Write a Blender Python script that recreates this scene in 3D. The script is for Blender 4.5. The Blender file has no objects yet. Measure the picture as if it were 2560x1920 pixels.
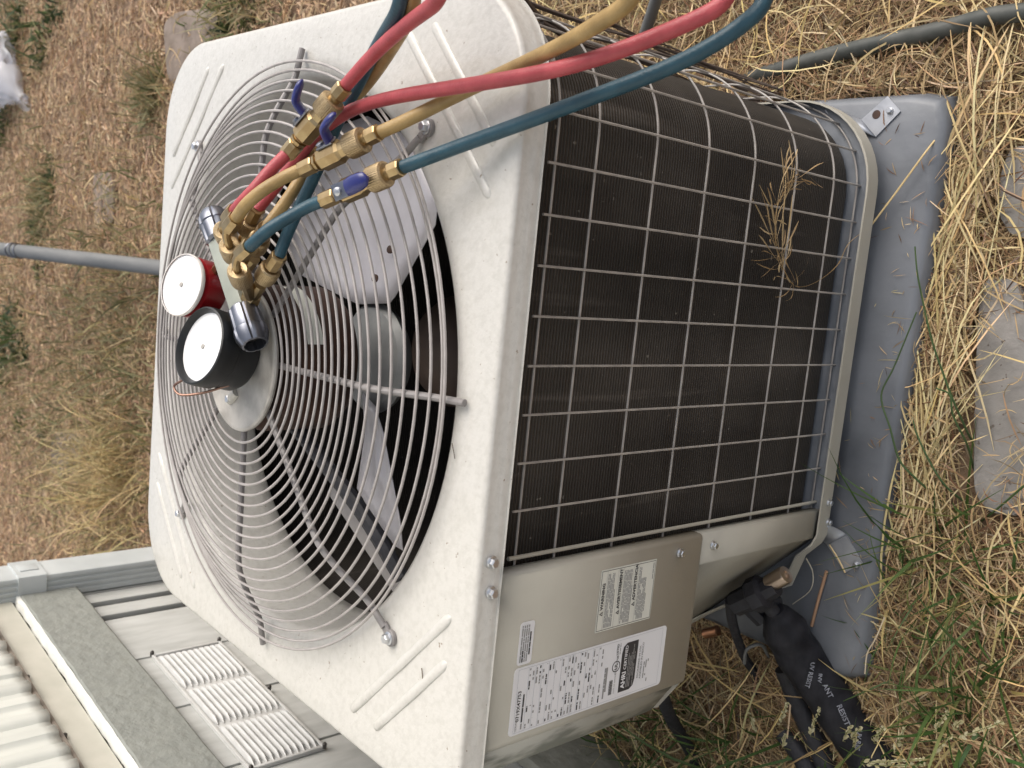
import bpy, bmesh, math, random
import numpy as np
from mathutils import Vector, Matrix
random.seed(7); rng = np.random.default_rng(11)
R = math.radians
sc = bpy.context.scene; col = sc.collection
ZO = 0.685                                  # height of the unit's reference wire above the ground
# ---------------------------------------------------------------- camera
CAM_R = [[0.097679, -0.660195, -0.744716], [-0.986449, -0.16334, 0.015416], [-0.131819, 0.733118, -0.667204]]
cam_d = bpy.data.cameras.new('camera'); cam = bpy.data.objects.new('camera', cam_d); col.objects.link(cam)
cam_d.sensor_width = 36.0; cam_d.lens = 36.0 * 2355.946 / 2560.0; cam_d.clip_start = 0.02; cam_d.clip_end = 500
cam_d.dof.use_dof = True; cam_d.dof.focus_distance = 1.12; cam_d.dof.aperture_fstop = 10
cx_, dn_, fw_ = [Vector(v) for v in CAM_R]
M3 = Matrix((cx_, -dn_, -fw_)).transposed()
cam.matrix_world = Matrix.Translation(Vector((0.3096, -0.6923, 0.661)) + Vector((0, 0, ZO))) @ M3.to_4x4()
sc.camera = cam
# ---------------------------------------------------------------- sky and sun
SUN_EL, SUN_AZ = 44.0, 78.0                 # azimuth in degrees from +Y towards +X
w = bpy.data.worlds.new('World'); sc.world = w; w.use_nodes = True
nt = w.node_tree; nt.nodes.clear()
wo = nt.nodes.new('ShaderNodeOutputWorld'); bg = nt.nodes.new('ShaderNodeBackground'); sk = nt.nodes.new('ShaderNodeTexSky')
sk.sky_type = 'NISHITA'; sk.sun_disc = False; sk.sun_elevation = R(SUN_EL); sk.sun_rotation = R(SUN_AZ)
sk.air_density = 1.0; sk.dust_density = 4.0; sk.ozone_density = 1.0
bg.inputs['Strength'].default_value = 0.15
hs = nt.nodes.new('ShaderNodeHueSaturation'); hs.inputs['Saturation'].default_value = 0.42   # thin overcast: the blue is washed out
nt.links.new(sk.outputs[0], hs.inputs['Color']); nt.links.new(hs.outputs[0], bg.inputs[0]); nt.links.new(bg.outputs[0], wo.inputs[0])
sd = bpy.data.lights.new('sun', 'SUN'); sun = bpy.data.objects.new('sun', sd); col.objects.link(sun)
sd.energy = 0.9; sd.angle = R(50); sd.color = (1.0, 0.90, 0.76)
sdir = Vector((math.sin(R(SUN_AZ)) * math.cos(R(SUN_EL)), math.cos(R(SUN_AZ)) * math.cos(R(SUN_EL)), math.sin(R(SUN_EL))))
sun.rotation_euler = (-sdir).to_track_quat('-Z', 'Y').to_euler(); sun.location = sdir * 20
vs = sc.view_settings; vs.view_transform = 'Standard'; vs.look = 'None'; vs.gamma = 1.0; vs.use_curve_mapping = False; vs.exposure = 0.58
# ---------------------------------------------------------------- materials
def mat(name, c1, c2=None, rough=0.5, metal=0.0, scale=20.0, detail=4.0, bump=0.0, bscale=None, lo=0.35, hi=0.65, spec=None, coat=0.0, stretch=None, spots=None):
    m = bpy.data.materials.new(name); m.use_nodes = True; n = m.node_tree.nodes; l = m.node_tree.links
    b = n['Principled BSDF']; b.inputs['Roughness'].default_value = rough; b.inputs['Metallic'].default_value = metal
    if spec is not None: b.inputs['Specular IOR Level'].default_value = spec
    if coat: b.inputs['Coat Weight'].default_value = coat; b.inputs['Coat Roughness'].default_value = 0.08
    tc = n.new('ShaderNodeTexCoord'); mp = n.new('ShaderNodeMapping'); l.new(tc.outputs['Object'], mp.inputs[0])
    if stretch: mp.inputs['Scale'].default_value = stretch
    outc = None
    if c2 is None: b.inputs['Base Color'].default_value = (*c1, 1)
    else:
        t = n.new('ShaderNodeTexNoise'); t.inputs['Scale'].default_value = scale; t.inputs['Detail'].default_value = detail; l.new(mp.outputs[0], t.inputs['Vector'])
        r = n.new('ShaderNodeValToRGB'); r.color_ramp.elements[0].position = lo; r.color_ramp.elements[1].position = hi
        r.color_ramp.elements[0].color = (*c1, 1); r.color_ramp.elements[1].color = (*c2, 1)
        l.new(t.outputs[0], r.inputs[0]); outc = r.outputs[0]
        if spots:
            sc_, thr, cs = spots
            t2 = n.new('ShaderNodeTexNoise'); t2.inputs['Scale'].default_value = sc_; t2.inputs['Detail'].default_value = 3; l.new(mp.outputs[0], t2.inputs['Vector'])
            r2 = n.new('ShaderNodeValToRGB'); r2.color_ramp.elements[0].position = thr; r2.color_ramp.elements[1].position = thr + 0.03
            l.new(t2.outputs[0], r2.inputs[0])
            mx = n.new('ShaderNodeMix'); mx.data_type = 'RGBA'; l.new(r2.outputs[0], mx.inputs[0]); l.new(outc, mx.inputs[6]); mx.inputs[7].default_value = (*cs, 1)
            outc = mx.outputs[2]
        l.new(outc, b.inputs['Base Color'])
    if bump:
        tb = n.new('ShaderNodeTexNoise'); tb.inputs['Scale'].default_value = bscale or scale; tb.inputs['Detail'].default_value = 5; l.new(mp.outputs[0], tb.inputs['Vector'])
        bp = n.new('ShaderNodeBump'); bp.inputs['Strength'].default_value = bump; bp.inputs['Distance'].default_value = 0.01
        l.new(tb.outputs[0], bp.inputs['Height']); l.new(bp.outputs[0], b.inputs['Normal'])
    return m

def attr_mat(name, rough=0.6, spec=0.3, trans=0.0):
    m = bpy.data.materials.new(name); m.use_nodes = True; n = m.node_tree.nodes; l = m.node_tree.links
    b = n['Principled BSDF']; b.inputs['Roughness'].default_value = rough; b.inputs['Specular IOR Level'].default_value = spec
    a = n.new('ShaderNodeAttribute'); a.attribute_name = 'tint'; l.new(a.outputs['Color'], b.inputs['Base Color'])
    if trans:
        tr = n.new('ShaderNodeBsdfTranslucent'); l.new(a.outputs['Color'], tr.inputs[0]); mx = n.new('ShaderNodeMixShader'); mx.inputs[0].default_value = trans
        l.new(b.outputs[0], mx.inputs[1]); l.new(tr.outputs[0], mx.inputs[2]); l.new(mx.outputs[0], n['Material Output'].inputs[0])
    return m

def coil_mat():
    m = mat('dusty coil fins', (.034, .029, .025), (.068, .060, .052), rough=.75, scale=7, detail=8, lo=.3, hi=.75)
    n = m.node_tree.nodes; l = m.node_tree.links; b = n['Principled BSDF']; b.inputs['Specular IOR Level'].default_value = .25
    tc = n.new('ShaderNodeTexCoord'); wv = n.new('ShaderNodeTexWave'); wv.bands_direction = 'Z'; wv.inputs['Scale'].default_value = 70; wv.inputs['Distortion'].default_value = .5; wv.inputs['Detail'].default_value = 1
    l.new(tc.outputs['Object'], wv.inputs[0])
    ns = n.new('ShaderNodeTexNoise'); ns.inputs['Scale'].default_value = 500; l.new(tc.outputs['Object'], ns.inputs[0])
    ad = n.new('ShaderNodeMath'); ad.operation = 'ADD'; l.new(wv.outputs[1], ad.inputs[0]); l.new(ns.outputs[0], ad.inputs[1])
    bp = n.new('ShaderNodeBump'); bp.inputs['Strength'].default_value = .8; bp.inputs['Distance'].default_value = .003
    l.new(ad.outputs[0], bp.inputs['Height']); l.new(bp.outputs[0], b.inputs['Normal'])
    # dust smears running down the fins
    old = b.inputs['Base Color'].links[0].from_socket
    mp = n.new('ShaderNodeMapping'); mp.inputs['Scale'].default_value = (30, 30, 2.5); l.new(tc.outputs['Object'], mp.inputs[0])
    d = n.new('ShaderNodeTexNoise'); d.inputs['Scale'].default_value = 1; d.inputs['Detail'].default_value = 6; l.new(mp.outputs[0], d.inputs[0])
    rp = n.new('ShaderNodeValToRGB'); rp.color_ramp.elements[0].position = .62; rp.color_ramp.elements[1].position = .85; l.new(d.outputs[0], rp.inputs[0])
    mx = n.new('ShaderNodeMix'); mx.data_type = 'RGBA'; l.new(rp.outputs[0], mx.inputs[0]); l.new(old, mx.inputs[6]); mx.inputs[7].default_value = (.17, .15, .13, 1)
    # broad uneven bands of grime
    mp2 = n.new('ShaderNodeMapping'); mp2.inputs['Scale'].default_value = (9, 9, .8); l.new(tc.outputs['Object'], mp2.inputs[0])
    d2 = n.new('ShaderNodeTexNoise'); d2.inputs['Scale'].default_value = 1; d2.inputs['Detail'].default_value = 3; l.new(mp2.outputs[0], d2.inputs[0])
    mr = n.new('ShaderNodeMapRange'); mr.inputs[1].default_value = .35; mr.inputs[2].default_value = .65; mr.inputs[3].default_value = .6; mr.inputs[4].default_value = 1.3; l.new(d2.outputs[0], mr.inputs[0])
    vm = n.new('ShaderNodeVectorMath'); vm.operation = 'SCALE'; l.new(mx.outputs[2], vm.inputs[0]); l.new(mr.outputs[0], vm.inputs['Scale'])
    # fin edges are coloured lighter than the gaps, and flecks of lint stick to the face
    m3 = n.new('ShaderNodeMapRange'); m3.inputs[3].default_value = .72; m3.inputs[4].default_value = 1.28; l.new(wv.outputs[1], m3.inputs[0])
    v3 = n.new('ShaderNodeVectorMath'); v3.operation = 'SCALE'; l.new(vm.outputs[0], v3.inputs[0]); l.new(m3.outputs[0], v3.inputs['Scale'])
    fl = n.new('ShaderNodeTexNoise'); fl.inputs['Scale'].default_value = 95; fl.inputs['Detail'].default_value = 4; l.new(tc.outputs['Object'], fl.inputs[0])
    fr = n.new('ShaderNodeValToRGB'); fr.color_ramp.elements[0].position = .715; fr.color_ramp.elements[1].position = .76; l.new(fl.outputs[0], fr.inputs[0])
    m4 = n.new('ShaderNodeMix'); m4.data_type = 'RGBA'; l.new(fr.outputs[0], m4.inputs[0]); l.new(v3.outputs[0], m4.inputs[6]); m4.inputs[7].default_value = (.20, .18, .155, 1)
    l.new(m4.outputs[2], b.inputs['Base Color'])
    return m

# ---------------------------------------------------------------- mesh builder
class MB:
    def __init__(s): s.v = []; s.f = []
    def add(s, vs, fs):
        o = len(s.v); s.v += [Vector(p) for p in vs]; s.f += [tuple(i + o for i in f) for f in fs]; return s
    def box(s, c, hs, ax=None, bev=0.0, seg=2):
        bm = bmesh.new(); bmesh.ops.create_cube(bm, size=2)
        for v in bm.verts: v.co = Vector((v.co.x * hs[0], v.co.y * hs[1], v.co.z * hs[2]))
        if bev: bmesh.ops.bevel(bm, geom=list(bm.edges), offset=bev, segments=seg, affect='EDGES', profile=.5)
        A = Matrix(ax).transposed() if ax else Matrix.Identity(3)
        c = Vector(c); bm.verts.index_update()
        s.add([A @ v.co + c for v in bm.verts], [[v.index for v in f.verts] for f in bm.faces]); bm.free(); return s
    def tube(s, path, r, n=8, closed=False, cap=True):
        P = [Vector(p) for p in path]; N = len(P)
        rr = r if isinstance(r, (list, tuple)) else [r] * N
        T = []
        for i in range(N):
            a = P[(i - 1) % N] if (closed or i > 0) else P[i]; b = P[(i + 1) % N] if (closed or i < N - 1) else P[i]
            T.append((b - a).normalized())
        u = T[0].orthogonal().normalized()
        if abs(T[0].z) < .9: u = (Vector((0, 0, 1)) - T[0] * T[0].z).normalized()
        vs = []
        for i in range(N):
            u = (u - T[i] * u.dot(T[i])).normalized(); w_ = T[i].cross(u)
            for k in range(n):
                a = 2 * math.pi * k / n; vs.append(P[i] + (u * math.cos(a) + w_ * math.sin(a)) * rr[i])
        fs = []
        for i in range(N if closed else N - 1):
            j = (i + 1) % N
            for k in range(n): fs.append((i * n + k, i * n + (k + 1) % n, j * n + (k + 1) % n, j * n + k))
        if cap and not closed: fs.append(tuple(range(n))[::-1]); fs.append(tuple((N - 1) * n + k for k in range(n)))
        return s.add(vs, fs)
    def lathe(s, p0, d, prof, n=24, flute=None, cap0=True, cap1=True, ang0=0.0):
        p0 = Vector(p0); d = Vector(d).normalized(); u = d.orthogonal().normalized()
        if abs(d.z) < .9: u = (Vector((0, 0, 1)) - d * d.z).normalized()
        w_ = d.cross(u); vs = []; fs = []
        for (x, r) in prof:
            for k in range(n):
                a = 2 * math.pi * k / n + ang0; q = r * (flute(k, x) if flute else 1)
                vs.append(p0 + d * x + (u * math.cos(a) + w_ * math.sin(a)) * q)
        m = len(prof)
        for i in range(m - 1):
            for k in range(n): fs.append((i * n + k, i * n + (k + 1) % n, (i + 1) * n + (k + 1) % n, (i + 1) * n + k))
        if cap0: fs.append(tuple(range(n))[::-1])
        if cap1: fs.append(tuple((m - 1) * n + k for k in range(n)))
        return s.add(vs, fs)
    def prism(s, poly, ext):
        """poly: list of 3D points (planar), ext: extrusion vector"""
        P = [Vector(p) for p in poly]; e = Vector(ext); n = len(P)
        return s.add(P + [p + e for p in P], [tuple(range(n))[::-1], tuple(range(n, 2 * n))] + [(i, (i + 1) % n, n + (i + 1) % n, n + i) for i in range(n)])
    def build(s, name, m, parent=None, smooth=35, kind=None):
        V = np.array([(p.x, p.y, p.z + ZO) for p in s.v])
        o = Vector(((V[:, 0].min() + V[:, 0].max()) / 2, (V[:, 1].min() + V[:, 1].max()) / 2, V[:, 2].min()))
        me = bpy.data.meshes.new(name); me.from_pydata([tuple(p - np.array(o)) for p in V], [], s.f); me.update()
        bm = bmesh.new(); bm.from_mesh(me); bmesh.ops.recalc_face_normals(bm, faces=bm.faces); bm.to_mesh(me); bm.free()
        if smooth:
            me.polygons.foreach_set('use_smooth', [True] * len(me.polygons)); me.set_sharp_from_angle(angle=R(smooth))
        me.materials.append(m)
        ob = bpy.data.objects.new(name, me); col.objects.link(ob); WL[ob] = o
        if parent: ob.parent = parent; ob.location = o - WL[parent]
        else: ob.location = o
        if kind: ob['kind'] = kind
        return ob
WL = {}
def thing(name, label, cat, loc, group=None):
    o = bpy.data.objects.new(name, None); col.objects.link(o); o.empty_display_size = .05
    o.location = Vector(loc) + Vector((0, 0, ZO)); WL[o] = Vector(o.location)
    o['label'] = label; o['category'] = cat
    if group: o['group'] = group
    return o
def tag(o, label, cat, group=None):
    o['label'] = label; o['category'] = cat
    if group: o['group'] = group
    return o
def dup(ob, delta, parent):
    c = ob.copy(); col.objects.link(c); c.parent = parent; c.location = Vector(ob.location) + Vector(delta); WL[c] = WL[ob] + Vector(delta); return c
def spline(P, n=8):
    P = [Vector(p) for p in P]; out = []
    for i in range(len(P) - 1):
        p0 = P[max(i - 1, 0)]; p1 = P[i]; p2 = P[i + 1]; p3 = P[min(i + 2, len(P) - 1)]
        d1 = max((p1 - p0).length, 1e-5) ** .5; d2 = max((p2 - p1).length, 1e-5) ** .5; d3 = max((p3 - p2).length, 1e-5) ** .5
        m1 = (p2 - p1) + d2 * ((p1 - p0) / d1 - (p2 - p0) / (d1 + d2)) if i > 0 else (p2 - p1)
        m2 = (p2 - p1) + d2 * ((p3 - p2) / d3 - (p3 - p1) / (d2 + d3)) if i < len(P) - 2 else (p2 - p1)
        for k in range(n):
            t = k / n; h = t * t * t
            out.append(p1 * (2 * h - 3 * t * t + 1) + m1 * (h - 2 * t * t + t) + p2 * (-2 * h + 3 * t * t) + m2 * (h - t * t))
    out.append(P[-1]); return out
def smoothpath(P, it=3):
    P = [Vector(p) for p in P]
    for _ in range(it): P = [P[0]] + [(P[i - 1] + P[i] * 2 + P[i + 1]) / 4 for i in range(1, len(P) - 1)] + [P[-1]]
    return P
def text(mb, s, size, o, ux, uy, align='LEFT', bold=0.0, xs=1.0):
    cu = bpy.data.curves.new('lettering', 'FONT'); cu.body = s; cu.size = size; cu.align_x = align; cu.offset = bold; cu.resolution_u = 2
    ob = bpy.data.objects.new('lettering', cu); col.objects.link(ob)
    me = bpy.data.meshes.new_from_object(ob.evaluated_get(bpy.context.evaluated_depsgraph_get()))
    o = Vector(o); ux = Vector(ux); uy = Vector(uy)
    mb.add([o + ux * v.co.x * xs + uy * v.co.y for v in me.vertices], [tuple(p.vertices) for p in me.polygons])
    bpy.data.objects.remove(ob); bpy.data.meshes.remove(me); bpy.data.curves.remove(cu)
def vnoise(x, y, seed=0):
    return (math.sin(x * 1.7 + seed) * math.cos(y * 2.3 - seed * 1.3) + .5 * math.sin(x * 4.1 - y * 3.3 + seed * 2.1) + .25 * math.sin(x * 9.7 + y * 8.1 + seed)) / 1.75
def hexbolt(mb, p, d, r=.0075, h=.006, washer=1.35):
    d = Vector(d).normalized()
    mb.lathe(p, d, [(-.001, r * washer), (.0012, r * washer), (.0022, r * 1.05)], n=16)
    mb.lathe(Vector(p) + d * .0018, d, [(0, r), (h * .8, r), (h, r * .8)], n=6)
    return mb
# ---------------------------------------------------------------- blades, straw and leaves as ribbons
def ribbons(name, pts, wid, tint, m, parent=None, kind=None, roll=None):
    """pts (n,k,3) centre lines, wid (n,k) half widths, tint (n,3) -> one mesh"""
    n, k, _ = pts.shape
    T = np.gradient(pts, axis=1); T /= np.linalg.norm(T, axis=2, keepdims=True) + 1e-9
    if roll is None: roll = rng.uniform(-.9, .9, n)
    up = np.stack([np.sin(roll), np.sin(roll * 2.3) * .3, np.cos(roll)], 1)[:, None, :] * np.ones((1, k, 1))
    S = np.cross(T, up); S /= np.linalg.norm(S, axis=2, keepdims=True) + 1e-9
    A = pts + S * wid[:, :, None]; B = pts - S * wid[:, :, None]
    V = np.stack([A, B], 2).reshape(-1, 3) + np.array([0, 0, ZO])
    base = (np.arange(n) * k * 2)[:, None, None]; seg = (np.arange(k - 1) * 2)[None, :, None]
    F = (base + seg + np.array([0, 1, 3, 2])[None, None, :]).reshape(-1, 4)
    o = np.array([(V[:, 0].min() + V[:, 0].max()) / 2, (V[:, 1].min() + V[:, 1].max()) / 2, V[:, 2].min()])
    me = bpy.data.meshes.new(name); me.vertices.add(len(V)); me.vertices.foreach_set('co', (V - o).ravel())
    me.loops.add(F.size); me.loops.foreach_set('vertex_index', F.ravel().astype(np.int32))
    me.polygons.add(len(F)); me.polygons.foreach_set('loop_start', (np.arange(len(F)) * 4).astype(np.int32))
    me.update(calc_edges=True); me.polygons.foreach_set('use_smooth', np.ones(len(F), bool))
    at = me.attributes.new('tint', 'FLOAT_COLOR', 'POINT')
    c = np.ones((len(V), 4), np.float32); c[:, :3] = np.repeat(tint, k * 2, axis=0); at.data.foreach_set('color', c.ravel())
    me.materials.append(m); ob = bpy.data.objects.new(name, me); col.objects.link(ob); WL[ob] = Vector(o)
    ob.location = Vector(o) - (WL[parent] if parent else Vector((0, 0, 0)))
    if parent: ob.parent = parent
    if kind: ob['kind'] = kind
    return ob
def lying(P, L, wd, k=4, curv=.6, lift=.02, pitch=.15):
    n = len(P); ph = rng.uniform(0, 2 * np.pi, n); cv = rng.normal(0, curv, n); pt = rng.normal(0, pitch, n)
    t = np.linspace(-.5, .5, k)[None, :]
    a = ph[:, None] + cv[:, None] * t * 2
    dx = np.cos(a) * L[:, None] / (k - 1); dy = np.sin(a) * L[:, None] / (k - 1)
    x = np.cumsum(dx, 1) - dx.sum(1, keepdims=True) / 2 + P[:, :1]; y = np.cumsum(dy, 1) - dy.sum(1, keepdims=True) / 2 + P[:, 1:2]
    z = P[:, 2:3] + rng.uniform(0, lift, n)[:, None] + np.abs(pt)[:, None] * (t + .5) * L[:, None]
    z = z + np.sin((t + .5) * np.pi) * (rng.uniform(0, .25, n)[:, None]) * L[:, None] * .5
    W = wd[:, None] * np.clip(1.15 - np.abs(t * 2) ** 3, .15, 1)
    return np.stack([x, y, z], 2), W
def palette(n, cols, wts, jit=.15):
    c = np.array(cols)[rng.choice(len(cols), n, p=np.array(wts) / sum(wts))]
    return np.clip(c * (1 + rng.normal(0, jit, (n, 1))) * (1 + rng.normal(0, .04, (n, 3))), .005, .9)
def upright(P, L, wd, k=6, lean=.5, droop=1.0):
    n = len(P); ph = rng.uniform(0, 2 * np.pi, n); le = np.abs(rng.normal(0, lean, n)); dr = rng.uniform(.2, 1, n) * droop
    t = np.linspace(0, 1, k)[None, :]
    el = np.pi / 2 - le[:, None] - dr[:, None] * t
    ds = L[:, None] / (k - 1)
    r = np.cumsum(np.cos(el) * ds, 1) - np.cos(el)[:, :1] * ds; z = np.cumsum(np.sin(el) * ds, 1) - np.sin(el)[:, :1] * ds
    pts = np.stack([P[:, :1] + np.cos(ph)[:, None] * r, P[:, 1:2] + np.sin(ph)[:, None] * r, P[:, 2:3] + z], 2)
    return pts, wd[:, None] * np.clip(1.05 - t ** 2, .08, 1)
# ---------------------------------------------------------------- measured positions (metres)
D_red_main = [[0.3354, 0.3043, 0.165], [0.3526, 0.2965, 0.155], [0.3694, 0.2915, 0.145], [0.407, 0.274, 0.13], [0.4358, 0.2398, 0.124], [0.4517, 0.1892, 0.122], [0.4561, 0.1317, 0.12], [0.4589, 0.0525, 0.118], [0.4613, -0.0162, 0.1149], [0.4659, -0.0793, 0.1047], [0.4721, -0.1195, 0.0967], [0.4842, -0.1616, 0.0855], [0.5007, -0.1945, 0.0687], [0.5134, -0.2185, 0.0548], [0.5227, -0.2313, 0.0463], [0.5486, -0.2498, 0.0209]]
D_red_top = [[0.4655, 0.1784, 0.14], [0.469, 0.1736, 0.139], [0.4933, 0.1438, 0.135], [0.5087, 0.0886, 0.145], [0.511, 0.0214, 0.165], [0.5094, -0.0405, 0.19], [0.5087, -0.0642, 0.2], [0.5078, -0.1338, 0.23]]
D_red_pig = [[0.3297, 0.2964, 0.196], [0.3403, 0.2742, 0.198], [0.3552, 0.2593, 0.192], [0.376, 0.255, 0.178], [0.3949, 0.2502, 0.163]]
D_yel_valve = [[0.4201, 0.1268, 0.128], [0.4225, 0.118, 0.126], [0.4394, 0.0898, 0.108], [0.4563, 0.0603, 0.092], [0.4724, 0.0237, 0.083], [0.4787, -0.0276, 0.088], [0.4878, -0.1063, 0.105], [0.4963, -0.1516, 0.115], [0.504, -0.188, 0.125], [0.5085, -0.2088, 0.13], [0.5209, -0.2399, 0.13]]
D_yel_top = [[0.3145, 0.2764, 0.168], [0.3329, 0.275, 0.155], [0.3529, 0.269, 0.145], [0.3709, 0.2663, 0.134], [0.403, 0.2715, 0.118], [0.4183, 0.2665, 0.112], [0.435, 0.266, 0.106], [0.4575, 0.2516, 0.098], [0.4528, 0.2443, 0.098], [0.4848, 0.1995, 0.092], [0.5068, 0.1598, 0.1], [0.5226, 0.0544, 0.15], [0.5242, 0.0168, 0.168], [0.5301, -0.0348, 0.19]]
D_yel_pig = [[0.3215, 0.2882, 0.198], [0.3392, 0.2577, 0.2], [0.3557, 0.2405, 0.19], [0.3705, 0.2318, 0.172], [0.3802, 0.2243, 0.158]]
D_blue_valve = [[0.3869, 0.0896, 0.122], [0.3905, 0.0795, 0.118], [0.4033, 0.0516, 0.103], [0.4172, 0.0221, 0.088], [0.4274, -0.0329, 0.086], [0.4469, -0.0716, 0.0644], [0.4603, -0.1227, 0.0581], [0.4693, -0.1499, 0.0489], [0.4808, -0.1755, 0.0409], [0.4922, -0.1999, 0.0314], [0.5065, -0.215, 0.0225], [0.524, -0.2283, 0.0119], [0.53, -0.2337, 0.0092], [0.5552, -0.2481, -0.0085]]
D_blue_top = [[0.2853, 0.2667, 0.155], [0.3083, 0.2683, 0.148], [0.3312, 0.2598, 0.142], [0.3543, 0.2533, 0.136], [0.3759, 0.2425, 0.13], [0.4062, 0.2374, 0.122], [0.4349, 0.2321, 0.115], [0.4539, 0.2216, 0.112], [0.465, 0.2103, 0.11], [0.4825, 0.1931, 0.11], [0.5026, 0.1684, 0.116], [0.5127, 0.1275, 0.132], [0.5195, 0.0679, 0.158], [0.5206, 0.0163, 0.182], [0.5287, -0.0266, 0.2]]
D_blue_pig = [[0.2931, 0.2569, 0.196], [0.3012, 0.2403, 0.196], [0.3151, 0.2273, 0.188], [0.3296, 0.2158, 0.172], [0.3432, 0.2016, 0.157], [0.3492, 0.1875, 0.15]]
D_val_red = [[0.3951, 0.2543, 0.16], [0.4658, 0.1756, 0.141]]
D_val_yel = [[0.3798, 0.2246, 0.157], [0.4203, 0.1235, 0.13]]
D_val_blue = [[0.3491, 0.1901, 0.149], [0.3867, 0.0878, 0.124]]
D_knob1 = [[0.3277, 0.4505, 0.152], [0.2882, 0.4348, 0.152]]
D_knob2 = [[0.2205, 0.3512, 0.152], [0.1814, 0.315, 0.152]]
D_redface = [0.2376, 0.4449, 0.188]
D_blackface = [0.1698, 0.3875, 0.186]
D_red_n = [0.1908, -0.219, 0.9569]
D_black_n = [0.2394, -0.1281, 0.9624]
D_park_red = [0.3091, 0.3385, 0.188]
D_port_red = [0.3163, 0.3453, 0.152]
D_portf_red = [0.329, 0.3302, 0.155]
D_base_red = [0.2883, 0.3853, 0.15]
D_park_yel = [0.293, 0.3208, 0.188]
D_port_yel = [0.2892, 0.3189, 0.152]
D_portf_yel = [0.3096, 0.3038, 0.155]
D_base_yel = [0.2652, 0.3645, 0.15]
D_park_blue = [0.2671, 0.2967, 0.188]
D_port_blue = [0.2607, 0.3032, 0.152]
D_portf_blue = [0.2779, 0.2794, 0.155]
D_base_blue = [0.2378, 0.3357, 0.15]
D_ribs = [[[-0.2352, 0.1842, 0.067], [-0.0586, 0.0176, 0.067]], [[-0.2353, 0.1353, 0.067], [-0.1081, 0.0173, 0.067]], [[0.4196, 0.8035, 0.067], [0.5409, 0.6827, 0.067]], [[0.3689, 0.8036, 0.067], [0.5414, 0.6334, 0.067]], [[0.5371, 0.1906, 0.067], [0.3831, 0.0249, 0.067]], [[0.5483, 0.1419, 0.067], [0.4328, 0.0248, 0.067]], [[-0.0855, 0.7868, 0.067], [-0.1438, 0.7388, 0.067]], [[-0.1374, 0.7734, 0.067], [-0.1868, 0.672, 0.067]]]
D_bolts = [[0.4331, 0.1302, 0.075], [-0.1178, 0.1255, 0.075], [-0.1276, 0.6727, 0.075], [0.4257, 0.6738, 0.075]]
D_bladeA = [[0.3482, 0.7499, -0.085], [0.4118, 0.6813, -0.085], [0.4739, 0.5608, -0.075], [0.4844, 0.4594, -0.065], [0.4482, 0.3191, -0.04], [0.3828, 0.2134, -0.015], [0.3399, 0.2211, -0.02], [0.245, 0.3356, -0.05], [0.2342, 0.3544, -0.055], [0.2246, 0.4387, -0.06], [0.2309, 0.491, -0.065], [0.2534, 0.6414, -0.075]]
D_bladeB = [[0.1054, 0.3942, -0.05], [0.0931, 0.3625, -0.05], [0.06, 0.3365, -0.05], [-0.0448, 0.2864, -0.052], [-0.0849, 0.2776, -0.055], [-0.0868, 0.3028, -0.06], [-0.0697, 0.3954, -0.082], [-0.0451, 0.4445, -0.086], [0.0418, 0.4184, -0.075], [0.0899, 0.4066, -0.06]]
D_conduit = [[0.0845, 0.4372, 0.052], [0.0312, 0.3209, 0.045], [-0.019, 0.23, 0.035], [-0.077, 0.1731, 0.018]]
D_bar = [[-0.0233, 0.3215, 0.015], [-0.0506, 0.2756, 0.013], [-0.0699, 0.2384, 0.01], [-0.0914, 0.203, 0.008]]
D_comp = [0.1294, 0.4402, -0.25]
D_drainhose = [[0.6874, -0.1686, -0.652], [0.6873, -0.1177, -0.652], [0.6783, -0.0523, -0.655], [0.6678, 0.0417, -0.655], [0.6586, 0.1191, -0.655], [0.6476, 0.1867, -0.657], [0.6419, 0.2311, -0.662], [0.6375, 0.277, -0.675]]
D_stub = [[0.785, 0.421, -0.6], [0.7313, 0.4976, -0.66]]
D_lean = [[0.1227, 2.6807, -0.655], [0.0834, 5.187, -0.655]]
D_leand = [[0.1582, 2.56, -0.6065], [0.1383, 3.7129, -0.385], [0.1366, 3.8486, -0.3554]]
D_bag = [[1.1682, 5.1414, -0.66], [1.0502, 4.7345, -0.66], [0.8146, 4.4521, -0.66], [0.8479, 4.64, -0.66], [0.896, 4.9508, -0.66]]
D_stoneR = [[0.348, -0.1509, -0.672], [0.1801, -0.1697, -0.672], [0.0525, -0.1889, -0.672], [0.0312, -0.2146, -0.672], [0.0406, -0.259, -0.672], [0.3474, -0.2099, -0.672]]
D_stoneR2 = [[0.5185, -0.1626, -0.672], [0.4819, -0.1547, -0.672], [0.4291, -0.1615, -0.672], [0.4034, -0.181, -0.672], [0.3993, -0.2041, -0.672], [0.5232, -0.1843, -0.672]]
D_stoneB = [[1.0406, 2.6819, -0.685], [1.014, 2.803, -0.685], [0.8152, 2.7416, -0.685], [0.7635, 2.5783, -0.685], [0.9156, 2.3745, -0.685], [1.0099, 2.3272, -0.685]]
D_patchB = [[-0.7112, 3.9603, -0.685], [-0.8999, 3.9395, -0.685], [-0.8934, 3.532, -0.685], [-0.6137, 3.484, -0.685]]
D_patchC = [[0.4946, 3.5103, -0.685], [0.2802, 3.4602, -0.685], [0.2893, 3.2234, -0.685], [0.4942, 3.2708, -0.685]]
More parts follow.
